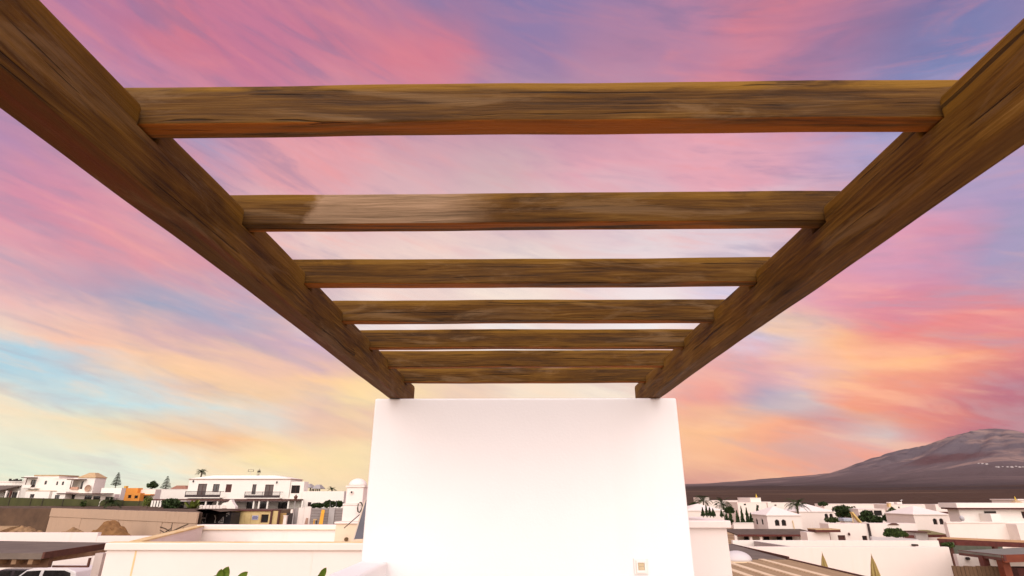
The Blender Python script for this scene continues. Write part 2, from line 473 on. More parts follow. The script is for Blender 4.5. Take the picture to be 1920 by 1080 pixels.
def wobble(o, amp, fr_, axis, seed):
    """hand-planed timber: not quite straight"""
    rs = np.random.RandomState(seed); ph = rs.rand(6) * 6.28
    for vtx in o.data.vertices:
        a = vtx.co[axis]; c = vtx.co
        d = math.sin(a * fr_ + ph[0]) * .6 + math.sin(a * fr_ * 2.7 + ph[1]) * .3 + math.sin(a * fr_ * 7.1 + ph[2]) * .12
        e = math.sin(a * fr_ * 1.3 + ph[3]) * .6 + math.sin(a * fr_ * 3.1 + ph[4]) * .3 + math.sin(a * fr_ * 8.3 + ph[5]) * .12
        o1 = 1 if axis == 0 else 0
        c[o1] += d * amp; c[2] += e * amp

def beam_along_y(x0, x1, y0, y1, seed, m):
    poly = [(y0, BB)]
    ys = np.linspace(y0, y1, 70)
    for yy in ys[1:-1]: poly.append((yy, BB))
    poly.append((y1, BB)); poly.append((y1, BT - .012)); poly.append((y1 - .02, BT))
    last = y1
    for c in reversed(CY):
        a0, a1 = c - .006, c + TH + .006
        for yy in np.arange(y1 - .06, y0, -.06):
            if a1 + .03 < yy < last - .03: poly.append((yy, BT))
        poly += [(a1 + .010, BT), (a1, BT - .010), (a1 - .001, CB - .003), (a0 + .001, CB - .003), (a0, BT - .010), (a0 - .010, BT)]
        last = a0
    poly += [(y0 + .01, BT), (y0, BT - .012)]
    off = Vector(((x0 + x1) / 2, 0, (BB + BT) / 2))
    me = bpy.data.meshes.new('side_beam')
    bm = bmesh.new()
    f0 = [bm.verts.new((x0, p[0], p[1])) for p in poly]; f1 = [bm.verts.new((x1, p[0], p[1])) for p in poly]
    n = len(poly)
    bm.faces.new(f0); bm.faces.new(list(reversed(f1)))
    for i in range(n): bm.faces.new((f0[i], f0[(i + 1) % n], f1[(i + 1) % n], f1[i]))
    bmesh.ops.recalc_face_normals(bm, faces=bm.faces)
    bmesh.ops.bevel(bm, geom=[e for e in bm.edges if abs(e.verts[0].co.x - e.verts[1].co.x) < 1e-5 and e.calc_face_angle(0) > .5], offset=.009, segments=3, profile=.5, affect='EDGES', clamp_overlap=True)
    bmesh.ops.triangulate(bm, faces=[f for f in bm.faces if len(f.verts) > 8])
    bmesh.ops.translate(bm, verts=bm.verts, vec=-off)
    bm.to_mesh(me); bm.free()
    me.materials.append(m)
    o = bpy.data.objects.new('side_beam', me); COL.objects.link(o); o.parent = pg
    o.location = off - pg.location
    wobble(o, .0035, 2.1, 1, seed)
    return o
o = beam_along_y(*LX, -1.6, 4.05, 3, wood('wood_side_left', 1, red=.75, seed=2, gold=.3, gain=1.3))
tag(o, 'left side beam, reddish underneath')
beam_along_y(*RX, -1.6, 4.05, 9, wood('wood_side_right', 1, red=.12, seed=14, gold=.45, gain=1.45))

M_cross = wood('wood_cross', 0, seed=4)
M_cross_pale = wood('wood_cross_worn', 0, patch=(-.60, -.07), seed=6)
M_cross_top = wood('wood_cross_gold', 0, seed=31, gold=.95)
for i, yy in enumerate(CY):
    me = bpy.data.meshes.new('cross_beam'); bm = bmesh.new()
    cs = [(-.001, CB + .0), (TH, CB), (TH, CT), (0, CT)]
    xs = np.linspace(LX[0] + .004, RX[1] - .004, 46)
    rings = [[bm.verts.new((x, yy + p[0], p[1])) for p in cs] for x in xs]
    for a, c in zip(rings[:-1], rings[1:]):
        for k in range(4): bm.faces.new((a[k], a[(k + 1) % 4], c[(k + 1) % 4], c[k]))
    bm.faces.new(rings[0]); bm.faces.new(list(reversed(rings[-1])))
    bmesh.ops.recalc_face_normals(bm, faces=bm.faces)
    bmesh.ops.bevel(bm, geom=[e for e in bm.edges if e.calc_face_angle(0) > .5], offset=.005, segments=3, profile=.5, affect='EDGES', clamp_overlap=True)
    off = Vector((0, yy + TH / 2, (CB + CT) / 2))
    bmesh.ops.translate(bm, verts=bm.verts, vec=-off)
    bm.to_mesh(me); bm.free()
    me.materials.append(M_cross_pale if i == 1 else M_cross_top if i == 0 else M_cross)
    o = bpy.data.objects.new('cross_beam', me); COL.objects.link(o); o.parent = pg; o.location = off - pg.location
    wobble(o, .0022, 2.6, 0, 40 + i)
    if i == 1: tag(o, 'cross beam with a pale worn patch left of the middle')
    if i == 0: tag(o, 'nearest cross beam, gold-brown along its top edge')
for xa, xb in (LX, RX):
    MB().box(xa, xb, -1.55, -1.45, FLOOR, BB - .001).build('post', wood('wood_post_%d' % (xa > 0), 2), pg, bevel=.006)

# ================================================================== GROUND AND MOUNTAIN
def sstep(x, a, b):
    t = np.clip((x - a) / (b - a), 0, 1)
    return t * t * (3 - 2 * t)

def ground_z(x, y):
    x, y = np.asarray(x, float), np.asarray(y, float)
    z = -2.8 * sstep(y, 30, 85) * sstep(x, -2, 26)
    z = z - 10 * sstep(y, 260, 420) * sstep(x, -40, 60)
    return z

def gz(x, y): return float(ground_z(x, y))

def vnoise(x, y, seed=0):
    """cheap value noise on arrays"""
    xi, yi = np.floor(x).astype(np.int64), np.floor(y).astype(np.int64)
    fx, fy = x - xi, y - yi
    fx, fy = fx * fx * (3 - 2 * fx), fy * fy * (3 - 2 * fy)
    def h(a, b):
        n = (a * 374761393 + b * 668265263 + seed * 1442695041) & 0x7fffffff
        n = ((n ^ (n >> 13)) * 1274126177) & 0x7fffffff
        return (n ^ (n >> 16)) / 0x7fffffff % 1.0
    return (h(xi, yi) * (1 - fx) + h(xi + 1, yi) * fx) * (1 - fy) + (h(xi, yi + 1) * (1 - fx) + h(xi + 1, yi + 1) * fx) * fy

def fbm(x, y, seed=0, octv=5):
    s, a = 0, .5
    for k in range(octv):
        s = s + a * vnoise(x * 2 ** k, y * 2 ** k, seed + k); a *= .5
    return s

def grid_object(name, X, Y, Zh, m, kind, smooth=True):
    nr, nc = X.shape
    vs = np.stack([X, Y, Zh], -1).reshape(-1, 3)
    idx = np.arange(nr * nc).reshape(nr, nc)
    fs = np.stack([idx[:-1, :-1], idx[:-1, 1:], idx[1:, 1:], idx[1:, :-1]], -1).reshape(-1, 4)
    me = bpy.data.meshes.new(name)
    me.from_pydata(vs.tolist(), [], fs.tolist())
    me.materials.append(m)
    if smooth:
        me.polygons.foreach_set('use_smooth', np.ones(len(me.polygons), bool))
    o = bpy.data.objects.new(name, me); COL.objects.link(o)
    if kind: o['kind'] = kind
    return o

def ground_mat():
    m = bpy.data.materials.new('sandy_ground'); m.use_nodes = True
    nt = m.node_tree; b = nt.nodes['Principled BSDF']; q = G(nt)
    t = q.node('ShaderNodeTexCoord').outputs['Object']
    n = q.noise(q.mapping(t, scale=(.09, .16, .1)), 1, 8, .62, .6)
    n2 = q.noise(t, .9, 6, .65)
    col = q.ramp(n, [(.36, (.11, .06, .03)), (.46, (.28, .165, .075)), (.55, (.38, .245, .12)), (.66, (.44, .31, .17))])
    col = q.mix(q.m('MULTIPLY', q.smooth(n2, .5, .75), .5), col, (.15, .10, .06))
    q.put(b.inputs['Base Color'], col); b.inputs['Roughness'].default_value = .95
    bn = q.node('ShaderNodeBump'); bn.inputs['Strength'].default_value = .6; bn.inputs['Distance'].default_value = .1
    q.put(bn.inputs['Height'], n2); q.put(b.inputs['Normal'], bn.outputs[0])
    return m

ys = np.concatenate([np.linspace(-60, 130, 96), np.geomspace(132, 20000, 44)])
xs = np.concatenate([-np.geomspace(20000, 122, 30), np.linspace(-120, 120, 100), np.geomspace(122, 20000, 30)])
Xg, Yg = np.meshgrid(xs, ys)
Zg = ground_z(Xg, Yg)
Zg = Zg + .12 * (fbm(Xg * .3, Yg * .3, 5) - .5) * sstep(Yg, 36, 44)
grid_object('ground', Xg, Yg, Zg - .02, ground_mat(), 'structure')

# --- volcano and the dark plain at its foot (a polar grid round the village, heights in world space)
DC = Vector((.864, 1.0)); DC.normalize()
DIST = 5500.0
SKYL = [(1150, 924), (1290, 912), (1400, 903), (1500, 895), (1600, 885.5), (1625, 876), (1650, 866.5), (1700, 849), (1740, 841), (1760, 833), (1780, 824), (1800, 818), (1830, 810),
        (1850, 807), (1868, 806), (1890, 808), (1905, 811), (1920, 816), (1990, 850), (2100, 890), (2300, 915)]
sp, sh = [], []
for a, c in SKYL:
    x, y, z = ray(a, c)
    dn = x * DC.x + y * DC.y
    k = DIST / dn
    sp.append((x * DC.y - y * DC.x) * k); sh.append(z * k)
sp, sh = np.array(sp), np.array(sh)

def plain_z(x, y):
    r = np.hypot(x, y)
    return -6 + .0225 * np.maximum(r - 420, 0) - 3.2e-6 * np.maximum(r - 420, 0) ** 2

def mount_z(x, y):
    s = x * DC.y - y * DC.x
    q = x * DC.x + y * DC.y - DIST
    prof = np.interp(s, sp, sh, left=0, right=0)
    base = plain_z(x, y)
    fall = np.exp(-(np.abs(q) / 1500) ** 2)
    ang = np.arctan2(q, s)
    rad = np.hypot(q, s)
    gul = (fbm(ang * 9 + 3, rad / 1100, 3, 5) - .47) * 150 * sstep(rad, 60, 900) * sstep(-q, 120, 700) * np.clip((prof - 150) / 200, 0, 1)
    rough = (fbm(x / 420, y / 420, 11, 5) - .48) * 26 * sstep(np.abs(q), 100, 600)
    top = np.maximum(prof - base, 0) * fall
    return base + top + gul * fall + rough * sstep(np.hypot(x, y), 800, 2500)

azs = np.radians(np.linspace(4, 66, 330)); rs = np.geomspace(400, 9500, 230)
A, Rr = np.meshgrid(azs, rs)
Xm, Ym = np.sin(A) * Rr, np.cos(A) * Rr
Zm = mount_z(Xm, Ym)
for (cpx, cpy, cY, rad, drop) in ((1775, 859, 3300, 300, .62), (1905, 884, 2900, 420, .5), (1690, 888, 2900, 300, .4)):   # cinder cones on the lower slope
    c = at(cpx, cpy, cY); tz = c.z - EYE
    base = float(mount_z(np.array([c.x]), np.array([c.y]))[0])
    amp = max(tz - base, 15)
    d = np.hypot(Xm - c.x, Ym - c.y)
    bump = amp * np.clip(1 - d / rad, 0, 1) ** .9
    bump = bump * (1 - .12 * np.exp(-(d / 55) ** 2))
    Zm = Zm + bump * (1 + .25 * (fbm(Xm / 120, Ym / 120, 21) - .5))
Zm = Zm + EYE
def mount_mat():
    m = bpy.data.materials.new('volcanic_rock'); m.use_nodes = True
    nt = m.node_tree; b = nt.nodes['Principled BSDF']; q = G(nt)
    t = q.node('ShaderNodeTexCoord').outputs['Object']
    x, y, z = q.sep(t)
    n = q.noise(q.mapping(t, scale=(.0016, .0032, .006)), 1, 8, .6, .7)
    n2 = q.noise(q.mapping(t, scale=(.011, .004, .02)), 1, 6, .62, .3)
    h = q.m('ADD', z, q.m('MULTIPLY', q.m('SUBTRACT', n, .5), 120))
    col = q.ramp(q.m('DIVIDE', h, 520), [(.0, (.066, .039, .027)), (.05, (.044, .029, .025)), (.075, (.046, .034, .033)), (.15, (.088, .063, .062)), (.3, (.112, .085, .088)), (.55, (.105, .088, .098)), (1, (.13, .105, .112))])
    light = q.m('MULTIPLY', q.smooth(n, .48, .62), q.smooth(z, 50, 150))
    col = q.mix(q.m('MULTIPLY', light, .8), col, (.27, .185, .155))  # tan of the sunlit ridges, painted into the rock colour
    dark = q.m('MULTIPLY', q.smooth(n2, .52, .66), q.smooth(z, 90, 200))
    col = q.mix(q.m('MULTIPLY', dark, .6), col, (.062, .048, .055))
    # pale dust tracks and dry grass on the plain
    low = q.m('MULTIPLY', q.smooth(q.noise(q.mapping(t, scale=(.0016, .008, .01)), 1, 6, .6, .4), .52, .62), q.smooth(z, 60, 15))
    col = q.mix(q.m('MULTIPLY', low, .45), col, (.17, .11, .07))
    # red cinder
    rc = at(1775, 860, 3300)
    dd = q.m('SQRT', q.m('ADD', q.m('POWER', q.m('SUBTRACT', x, rc.x), 2.0), q.m('POWER', q.m('SUBTRACT', y, rc.y), 2.0)))
    col = q.mix(q.m('MULTIPLY', q.smooth(q.m('ADD', dd, q.m('MULTIPLY', n2, 160)), 330, 190), .7), col, (.085, .034, .034))
    q.put(b.inputs['Base Color'], col); b.inputs['Roughness'].default_value = 1.0; b.inputs['Specular IOR Level'].default_value = .05
    bn = q.node('ShaderNodeBump'); bn.inputs['Strength'].default_value = .8; bn.inputs['Distance'].default_value = 14
    q.put(bn.inputs['Height'], q.noise(t, .018, 6, .6)); q.put(b.inputs['Normal'], bn.outputs[0])
    return m
grid_object('mountain', Xm, Ym, Zm, mount_mat(), 'structure')

# ================================================================== HELPERS FOR BUILDINGS AND PLANTS
M_tan = mat('tan_tile', (.50, .36, .20), (.40, .27, .14), 3, .8)
M_brown = mat('brown_timber', (.10, .035, .022), (.06, .02, .014), 5, .6)
M_dark = mat('dark_frame', (.03, .02, .018), (.02, .014, .013), 5, .5)
M_greyroof = mat('grey_felt', (.155, .122, .098), (.11, .087, .072), 1.5, .9)
M_brownroof = mat('brown_felt', (.11, .078, .06), (.08, .056, .043), 1.5, .9)
M_redwood = mat('red_stain', (.105, .024, .017), (.07, .015, .011), 4, .55)
M_trim = stucco('trim_render', (.76, .675, .61), (.6, .45, .28), .35, .1)
M_yellowed = mat('yellowed_edge', (.62, .42, .17), (.7, .55, .32), 2.2, .9)
M_ironwork = mat('ironwork', (.045, .03, .028), (.03, .02, .02), 6, .5)

def glass_mat():
    m = bpy.data.materials.new('window_glass'); m.use_nodes = True
    b = m.node_tree.nodes['Principled BSDF']
    q = G(m.node_tree)
    t = q.node('ShaderNodeTexCoord').outputs['Object']
    q.put(b.inputs['Base Color'], q.ramp(q.noise(t, 1.1, 3), [(.35, (.012, .011, .011)), (.7, (.045, .04, .038))]))
    b.inputs['Roughness'].default_value = .08; b.inputs['Specular IOR Level'].default_value = .5
    return m
M_glass = glass_mat()
M_shut = mat('brown_shutter', (.085, .03, .022), (.06, .02, .015), 7, .6, stretch=(1, 1, 9))
M_door = mat('grey_door', (.12, .095, .085), (.09, .07, .062), 4, .5)
M_black = mat('dark_room', (.02, .016, .014), (.012, .01, .009), 2, .9)

def rect(Y, x0, y0, x1, y1):
    """picture rectangle -> X0, X1, Z0, Z1 on the plane at distance Y"""
    xm, ym = (x0 + x1) / 2, (y0 + y1) / 2
    return at(x0, ym, Y).x, at(x1, ym, Y).x, at(xm, y1, Y).z, at(xm, y0, Y).z

def wall_cols(mb, a0, a1, z0, z1, holes, put):
    """solid wall from a0..a1, z0..z1 split into upright strips round the openings; holes: (a0,a1,z0,z1,arch)"""
    cuts = {a0, a1}
    tops = []
    for h in holes:
        if h[4]:
            n = 6; r = (h[1] - h[0]) / 2; c = (h[0] + h[1]) / 2
            for k in range(n):
                u0, u1 = h[0] + (h[1] - h[0]) * k / n, h[0] + (h[1] - h[0]) * (k + 1) / n
                um = (u0 + u1) / 2
                tops.append((u0, u1, h[2], h[3] - r + math.sqrt(max(r * r - (um - c) ** 2, 0))))
        else: tops.append(h[:4])
    for h in tops: cuts |= {h[0], h[1]}
    cuts = sorted(c for c in cuts if a0 - 1e-6 <= c <= a1 + 1e-6)
    for c0, c1 in zip(cuts[:-1], cuts[1:]):
        if c1 - c0 < 1e-4: continue
        m = (c0 + c1) / 2; z = z0
        for h in sorted([h for h in tops if h[0] < m < h[1]], key=lambda h: h[2]):
            if h[2] > z + 1e-4: put(mb, c0, c1, z, min(h[2], z1))
            z = max(z, h[3])
        if z < z1 - 1e-4: put(mb, c0, c1, z, z1)

def window(root, x0, x1, z0, z1, Y, arch=False, pane=None, frame=None, side=None, name='window', fw=.07, bars=0):
    """frame set back in its opening, with a pane behind it; side = X plane for openings in a side wall"""
    fr = MB(); pn = MB()
    w = x1 - x0
    fw = min(fw, w * .16)
    zt = z1
    def bx(mb, a0, a1, c0, c1, d0, d1):
        if side is None: mb.box(a0, a1, Y + d0, Y + d1, c0, c1)
        else: mb.box(side + d0, side + d1, a0, a1, c0, c1)
    bx(fr, x0 + .002, x0 + fw, z0, zt - (w * .25 if arch else 0), .10, .18); bx(fr, x1 - fw, x1 - .002, z0, zt - (w * .25 if arch else 0), .10, .18)
    bx(fr, x0 + fw, x1 - fw, z0 + .002, z0 + fw, .10, .18)
    if not arch: bx(fr, x0 + fw, x1 - fw, z1 - fw, z1 - .002, .10, .18)
    for k in range(bars):
        c = x0 + w * (k + 1) / (bars + 1)
        bx(fr, c - fw / 2, c + fw / 2, z0 + fw, z1 - fw, .105, .175)
    f = fr.build(name, frame or M_dark, root)
    bx(pn, x0, x1, z0, z1, .15, .17)
    pn.build('pane', pane or M_glass, f)
    return f

def block(root, Y, px, holes=(), depth=6.0, zbase=None, m=None, thick=.22, name='wall', bars=1):
    """upright box whose front is a picture rectangle at distance Y; holes: (px rect, kind[, pane[, frame]])"""
    X0, X1, Z0, Z1 = rect(Y, *px)
    if zbase is not None: Z0 = zbase
    hs, ws = [], []
    for h in holes:
        hx0, hx1, hz0, hz1 = rect(Y, *h[0])
        hs.append((hx0, hx1, hz0, hz1, h[1] == 'arch'))
        ws.append((hx0, hx1, hz0, hz1, h))
    mb = MB()
    wall_cols(mb, X0, X1, Z0, Z1, hs, lambda b, a0, a1, c0, c1: b.box(a0, a1, Y, Y + thick, c0, c1))
    mb.box(X0, X1, Y + thick, Y + depth, Z0, Z1)
    mb.build(name, m or M_house, root)
    for hx0, hx1, hz0, hz1, h in ws:
        kind = h[1]
        if kind == 'open': continue
        window(root, hx0, hx1, hz0, hz1, Y, kind == 'arch', h[2] if len(h) > 2 else None, h[3] if len(h) > 3 else None, name='door' if kind == 'door' else 'window', bars=0 if kind == 'arch' else bars)
    return X0, X1, Z0, Z1

def coping(root, X0, X1, Y0, Y1, Zt, m=None, h=.12, o=.06, name='coping'):
    MB().box(X0 - o, X1 + o, Y0 - o, Y1 + o, Zt + .001, Zt + h).build(name, m or M_trim, root, bevel=.02, seg=1)

def canopy(root, Y, px0, px1, py, proj, th=.16, m=None, name='canopy', slope=0.0, fascia=None):
    """flat projecting roof in front of a wall at distance Y"""
    a, c = at(px0, py, Y), at(px1, py, Y)
    z = (a.z + c.z) / 2
    s = slope
    MB().hexa([(a.x, Y - proj, z - s), (c.x, Y - proj, z - s), (c.x, Y - .003, z), (a.x, Y - .003, z), (a.x, Y - proj, z - s + th), (c.x, Y - proj, z - s + th), (c.x, Y - .003, z + th), (a.x, Y - .003, z + th)]).build(name, m or M_brown, root)
    if fascia:
        MB().box(a.x - .05, c.x + .05, Y - proj - .06, Y - proj - .002, z - s - .03, z - s + th + .03).build('fascia', fascia, root)
    return a.x, c.x, z

def leafy(name, m, root, c, rad, n, size, shape='ellipsoid', seed=1, up=.3, lob=9):
    """crown of many small leaf faces in uneven clumps"""
    rs = np.random.RandomState(seed)
    cl = rs.normal(size=(lob * 3, 3)); cl /= np.linalg.norm(cl, axis=1)[:, None]
    cl *= rs.uniform(.35, .8, (lob * 3, 1))
    k = rs.randint(0, lob * 3, n)
    d = rs.normal(size=(n, 3)); d /= np.linalg.norm(d, axis=1)[:, None]
    p = cl[k] + d * (rs.uniform(.5, 1, (n, 1)) ** .5) * rs.uniform(.22, .5, (lob * 3, 1))[k]
    if shape == 'cone':
        t = rs.uniform(0, 1, n) ** 1.4
        a = rs.uniform(0, 6.283, n)
        rr = (1 - t) ** .8 * (.55 + .45 * rs.rand(n)) * (1 + .25 * np.sin(a * 3 + t * 19))
        p = np.stack([np.cos(a) * rr, np.sin(a) * rr, t * 2 - 1], 1)
    p = p * np.array(rad) + np.array(c)
    nv = rs.normal(size=(n, 3)); nv[:, 2] += up
    nv /= np.linalg.norm(nv, axis=1)[:, None]
    ta = np.cross(nv, rs.normal(size=(n, 3))); ta /= np.linalg.norm(ta, axis=1)[:, None]
    if shape == 'cone': ta = ta * .3 + np.array([0, 0, 1.0]); ta /= np.linalg.norm(ta, axis=1)[:, None]
    tb = np.cross(nv, ta)
    sz = size * rs.uniform(.6, 1.4, (n, 1))
    A_, B_ = ta * sz, tb * sz * .45
    vs = np.stack([p - A_, p + B_ * .9, p + A_, p - B_ * .9], 1).reshape(-1, 3)
    fs = np.arange(4 * n).reshape(n, 4)
    off = root_loc(root)
    me = bpy.data.meshes.new(name)
    me.from_pydata((vs - np.array(off)).tolist(), [], fs.tolist())
    me.materials.append(m)
    o = bpy.data.objects.new(name, me); COL.objects.link(o); o.parent = root
    return o

def leaf_mat(name, c1, c2):
    m = mat(name, c1, c2, 1.5, .7, var=.45, spec=.2)
    return m
M_leaf = leaf_mat('leaf_green', (.055, .085, .018), (.03, .05, .012))
M_leafd = leaf_mat('leaf_dark', (.030, .052, .012), (.018, .03, .009))
M_leaf_pine = leaf_mat('needle_green', (.035, .05, .022), (.022, .03, .014))
M_leafy = leaf_mat('leaf_yellow_green', (.13, .15, .025), (.07, .10, .018))
M_bark = mat('bark', (.12, .085, .055), (.07, .05, .032), 6, .95)

def tree(name, label, base, top_z, c_z, rad, n, size, m=None, seed=1, cat='tree', group=None, trunk_r=.12):
    t = thing(name, label, cat, base, group)
    b = Vector(base)
    mb = MB()
    mid = b + Vector((.1, 0, (c_z - b.z) * .6))
    mb.tube([b - Vector((0, 0, .1)), mid, Vector((b.x, b.y, c_z))], [trunk_r, trunk_r * .75, trunk_r * .5], 7)
    rs = np.random.RandomState(seed)
    for k in range(5):
        a = rs.uniform(0, 6.28)
        e = Vector((b.x + math.cos(a) * rad[0] * .6, b.y + math.sin(a) * rad[1] * .6, c_z + rs.uniform(-.2, .5) * rad[2]))
        mb.tube([mid, (mid + e) / 2 + Vector((0, 0, .1)), e], [trunk_r * .5, trunk_r * .35, trunk_r * .15], 5)
    mb.build('trunk', M_bark, t)
    leafy('crown', m or M_leaf, t, (b.x, b.y, c_z), rad, n, size, seed=seed)
    return t

def shrub(label, px, py_top, py_bot, w, Y, m=None, seed=1, n=700, size=.14, name='shrub', group=None):
    """bush filling a picture box: centre px, top, bottom, pixel width"""
    a, c = at(px, py_top, Y), at(px, py_bot, Y)
    hw = (at(px + w / 2, py_top, Y).x - at(px - w / 2, py_top, Y).x) / 2
    h = (a.z - c.z) / 2
    gb = min(c.z, a.z - .3)
    return tree(name, label, (a.x, Y, gb), a.z, (a.z + c.z) / 2, (hw * .95, max(hw * .8, h), h * .98), n, size, m, seed, 'shrub' if name == 'shrub' else 'tree', group, .07)

def palm(label, px, py_c, py_base, Y, span, m=None, seed=1, nf=22, group=None, zbase=None, trunk_r=.16):
    """date palm: crown centre at (px, py_c), fronds span metres long"""
    c = at(px, py_c, Y)
    zb = at(px, py_base, Y).z if zbase is None else zbase
    t = thing('palm_tree', label, 'palm', (c.x, Y, zb), group)
    mb = MB()
    zs = np.linspace(zb, c.z, 9)
    mb.tube([(c.x + .06 * math.sin(i), Y, z) for i, z in enumerate(zs)], [trunk_r * (1.15 - .3 * i / 8 + (.06 if i % 2 else 0)) for i in range(9)], 8)
    mb.build('trunk', M_bark, t)
    rs = np.random.RandomState(seed)
    cr = MB()
    for k in range(nf):
        a = 6.283 * k / nf + rs.uniform(-.2, .2)
        e0 = rs.uniform(.15, 1.25)
        L = span * rs.uniform(.8, 1.1)
        p = Vector((c.x, Y, c.z)); d = Vector((math.cos(a) * math.cos(e0), math.sin(a) * math.cos(e0), math.sin(e0)))
        prev = None
        N = 9
        for i in range(N):
            sdv = d.cross(Vector((0, 0, 1)))
            if sdv.length < .05: sdv = Vector((1, 0, 0))
            sdv.normalize(); upv = sdv.cross(d)
            q = p + d * (L / N)
            lw = L * .24 * math.sin(math.pi * (i + .9) / (N + .6)) + .02
            for s_ in (-1, 1):        # leaflets, two per side and step
                for j in (0, .5):
                    o_ = p.lerp(q, j)
                    tip = o_ + sdv * s_ * lw + d * lw * .75 - upv * lw * .25
                    cr.add([o_, o_ + d * L * .035, tip], [(0, 1, 2)])
            cr.add([p - sdv * .015, p + sdv * .015, q + sdv * .01, q - sdv * .01], [(0, 1, 2, 3)])
            p = q
            d = (d + Vector((0, 0, -.16 - .04 * i * .5))).normalized()
    cr.build('crown', m or M_leaf, t, fix=False)
    return t

def norfolk(label, px, py_top, py_base, Y, wpx, seed=1, group=None):
    top = at(px, py_top, Y); zb = at(px, py_base, Y).z
    H = top.z - zb
    wm = at(px + wpx / 2, py_base, Y).x - at(px, py_base, Y).x
    t = thing('norfolk_pine', label, 'tree', (top.x, Y, zb), group)
    MB().tube([(top.x, Y, zb), (top.x, Y, top.z)], [H * .02 + .03, .015], 6).build('trunk', M_bark, t)
    rs = np.random.RandomState(seed); mb = MB()
    tiers = 9
    for i in range(tiers):
        z = zb + H * (.18 + .76 * i / (tiers - 1))
        L = wm * (1.05 - .92 * i / (tiers - 1))
        for k in range(7):
            a = 6.283 * k / 7 + rs.uniform(-.3, .3)
            d = Vector((math.cos(a), math.sin(a), .18)); s_ = Vector((-math.sin(a), math.cos(a), 0))
            o = Vector((top.x, Y, z))
            for j in range(7):
                p = o + d * L * (j + 1) / 7
                for sg in (-1, 1):
                    w = L * .22 * (1 - j / 9)
                    mb.add([p - d * .05, p + d * .10, p + d * .08 + s_ * sg * w + Vector((0, 0, .12))], [(0, 1, 2)])
                    mb.add([p - d * .05, p + d * .12, p + s_ * sg * w * .4 + Vector((0, 0, .2))], [(0, 1, 2)])
            mb.tube([o, o + d * L], [.03, .012], 4)
    mb.build('crown', M_leaf_pine, t, fix=False)
    return t

def cypress(label, px, py_top, py_base, Y, wpx, seed=1, m=None, group=None):
    top = at(px, py_top, Y); zb = at(px, py_base, Y).z
    wm = at(px + wpx / 2, py_base, Y).x - at(px, py_base, Y).x
    t = thing('cypress_tree', label, 'tree', (top.x, Y, zb - .3), group)
    MB().tube([(top.x, Y, zb - .3), (top.x, Y, zb + (top.z - zb) * .6)], [.08, .03], 6).build('trunk', M_bark, t)
    leafy('crown', m or M_leafd, t, (top.x, Y, (top.z + zb) / 2), (wm, wm, (top.z - zb) / 2), 420, .16, 'cone', seed)
    return t

# ================================================================== LEFT: raised land with villas
UP = 3.0                                      # the land behind the retaining wall
rw0, rw1 = atz(97, 953, UP + .02), atz(371, 961, UP + .02)
dv = (rw1 - rw0); Lw = dv.length; dv.normalize(); nv = Vector((dv.y, -dv.x, 0))
k0, k1 = rw0 - nv * .5, rw1 - nv * .5
edge_ = [(-420, k0.y + 1.5), (-150, k0.y + 1.2), (k0.x - 6, k0.y + .8), (k0.x, k0.y)] + [tuple((k0.lerp(k1, f))[:2]) for f in (.2, .4, .6, .8)] + [(k1.x, k1.y), (-39.6, 71.3), (-28, 71.6), (-18, 71.6), (-6, 72), (0, 90)]
tt_ = np.linspace(0, 1, 26) ** 2
Xr = np.array([[x_ for x_, y_ in edge_] for f in tt_]); Yr = np.array([[y_ + f * (300 - y_) for x_, y_ in edge_] for f in tt_])
Zr = UP - .95 * sstep(Xr, -74, -60) * sstep(Yr, 76, 104)
Xr = np.vstack([Xr[:1], Xr]); Yr = np.vstack([Yr[:1] , Yr]); Zr = np.vstack([np.full_like(Zr[:1], -.4), Zr])
grid_object('raised_ground', Xr, Yr, Zr, mat('dark_soil', (.115, .07, .042), (.065, .04, .026), .5, .95, .4, 3), 'structure', smooth=False)

# retaining wall of precast panels
M_conc = stucco('precast_concrete', (.44, .32, .225), (.24, .16, .105), .7, .4)
t = thing('retaining_wall', 'long tan precast concrete retaining wall behind the sandy lot', 'wall', (rw0.x, rw0.y, 0))
def panel(a0, a1, z0, z1, th, off=0.0):
    p0, p1 = rw0 + dv * a0 + nv * off, rw0 + dv * a1 + nv * off
    q0, q1 = p0 - nv * th, p1 - nv * th
    MB().hexa([(p0.x, p0.y, z0), (p1.x, p1.y, z0), (q1.x, q1.y, z0), (q0.x, q0.y, z0), (p0.x, p0.y, z1), (p1.x, p1.y, z1), (q1.x, q1.y, z1), (q0.x, q0.y, z1)]).build('panel', M_conc, t, bevel=.02, seg=1)
nb = 11
for k in range(nb):
    panel(Lw * k / nb + .03, Lw * (k + 1) / nb - .03, -.2, UP - 1.02, .2, -.03 + .02 * (k % 3))
for k in range(6):
    panel(Lw * k / 6 + .015, Lw * (k + 1) / 6 - .015, UP - 1.0, UP + .04 - .01 * (k % 2), .22, .04)

# ---- villa at the far left edge
M_cream = stucco('cream_render', (.78, .74, .665), (.62, .5, .34), .25, .15)
v = thing('villa', 'white villa at the far left edge with grey carport canopy beside it', 'house', (at(60, 930, 113).x, 113, UP))
x0, x1, z0, z1 = block(v, 113, (40, 892.5, 105, 936), [((83.5, 901, 88, 908.5), 'arch'), ((57, 899.5, 67, 913.5), 'door', M_glass, M_shut), ((106, 902.5, 110, 909), 'arch')][:2], 5, UP, M_cream)
coping(v, x0 + 2, x1, 113, 118, z1, M_tan, .22, .1)
canopy(v, 113, 50, 71, 896.5, 1.3, .14, M_brown)
X0, X1, Z0, Z1 = rect(111.7, 43, 909, 58, 915)
mb = MB(); mb.box(X0, X1, 111.6, 111.75, Z0, Z1); mb.box(X0, X0 + .15, 111.76, 112.99, Z0, Z1); mb.box(X0, X1 + .7, 111.76, 112.99, Z0 - .15, Z0 - .01); mb.build('balcony', M_cream, v)
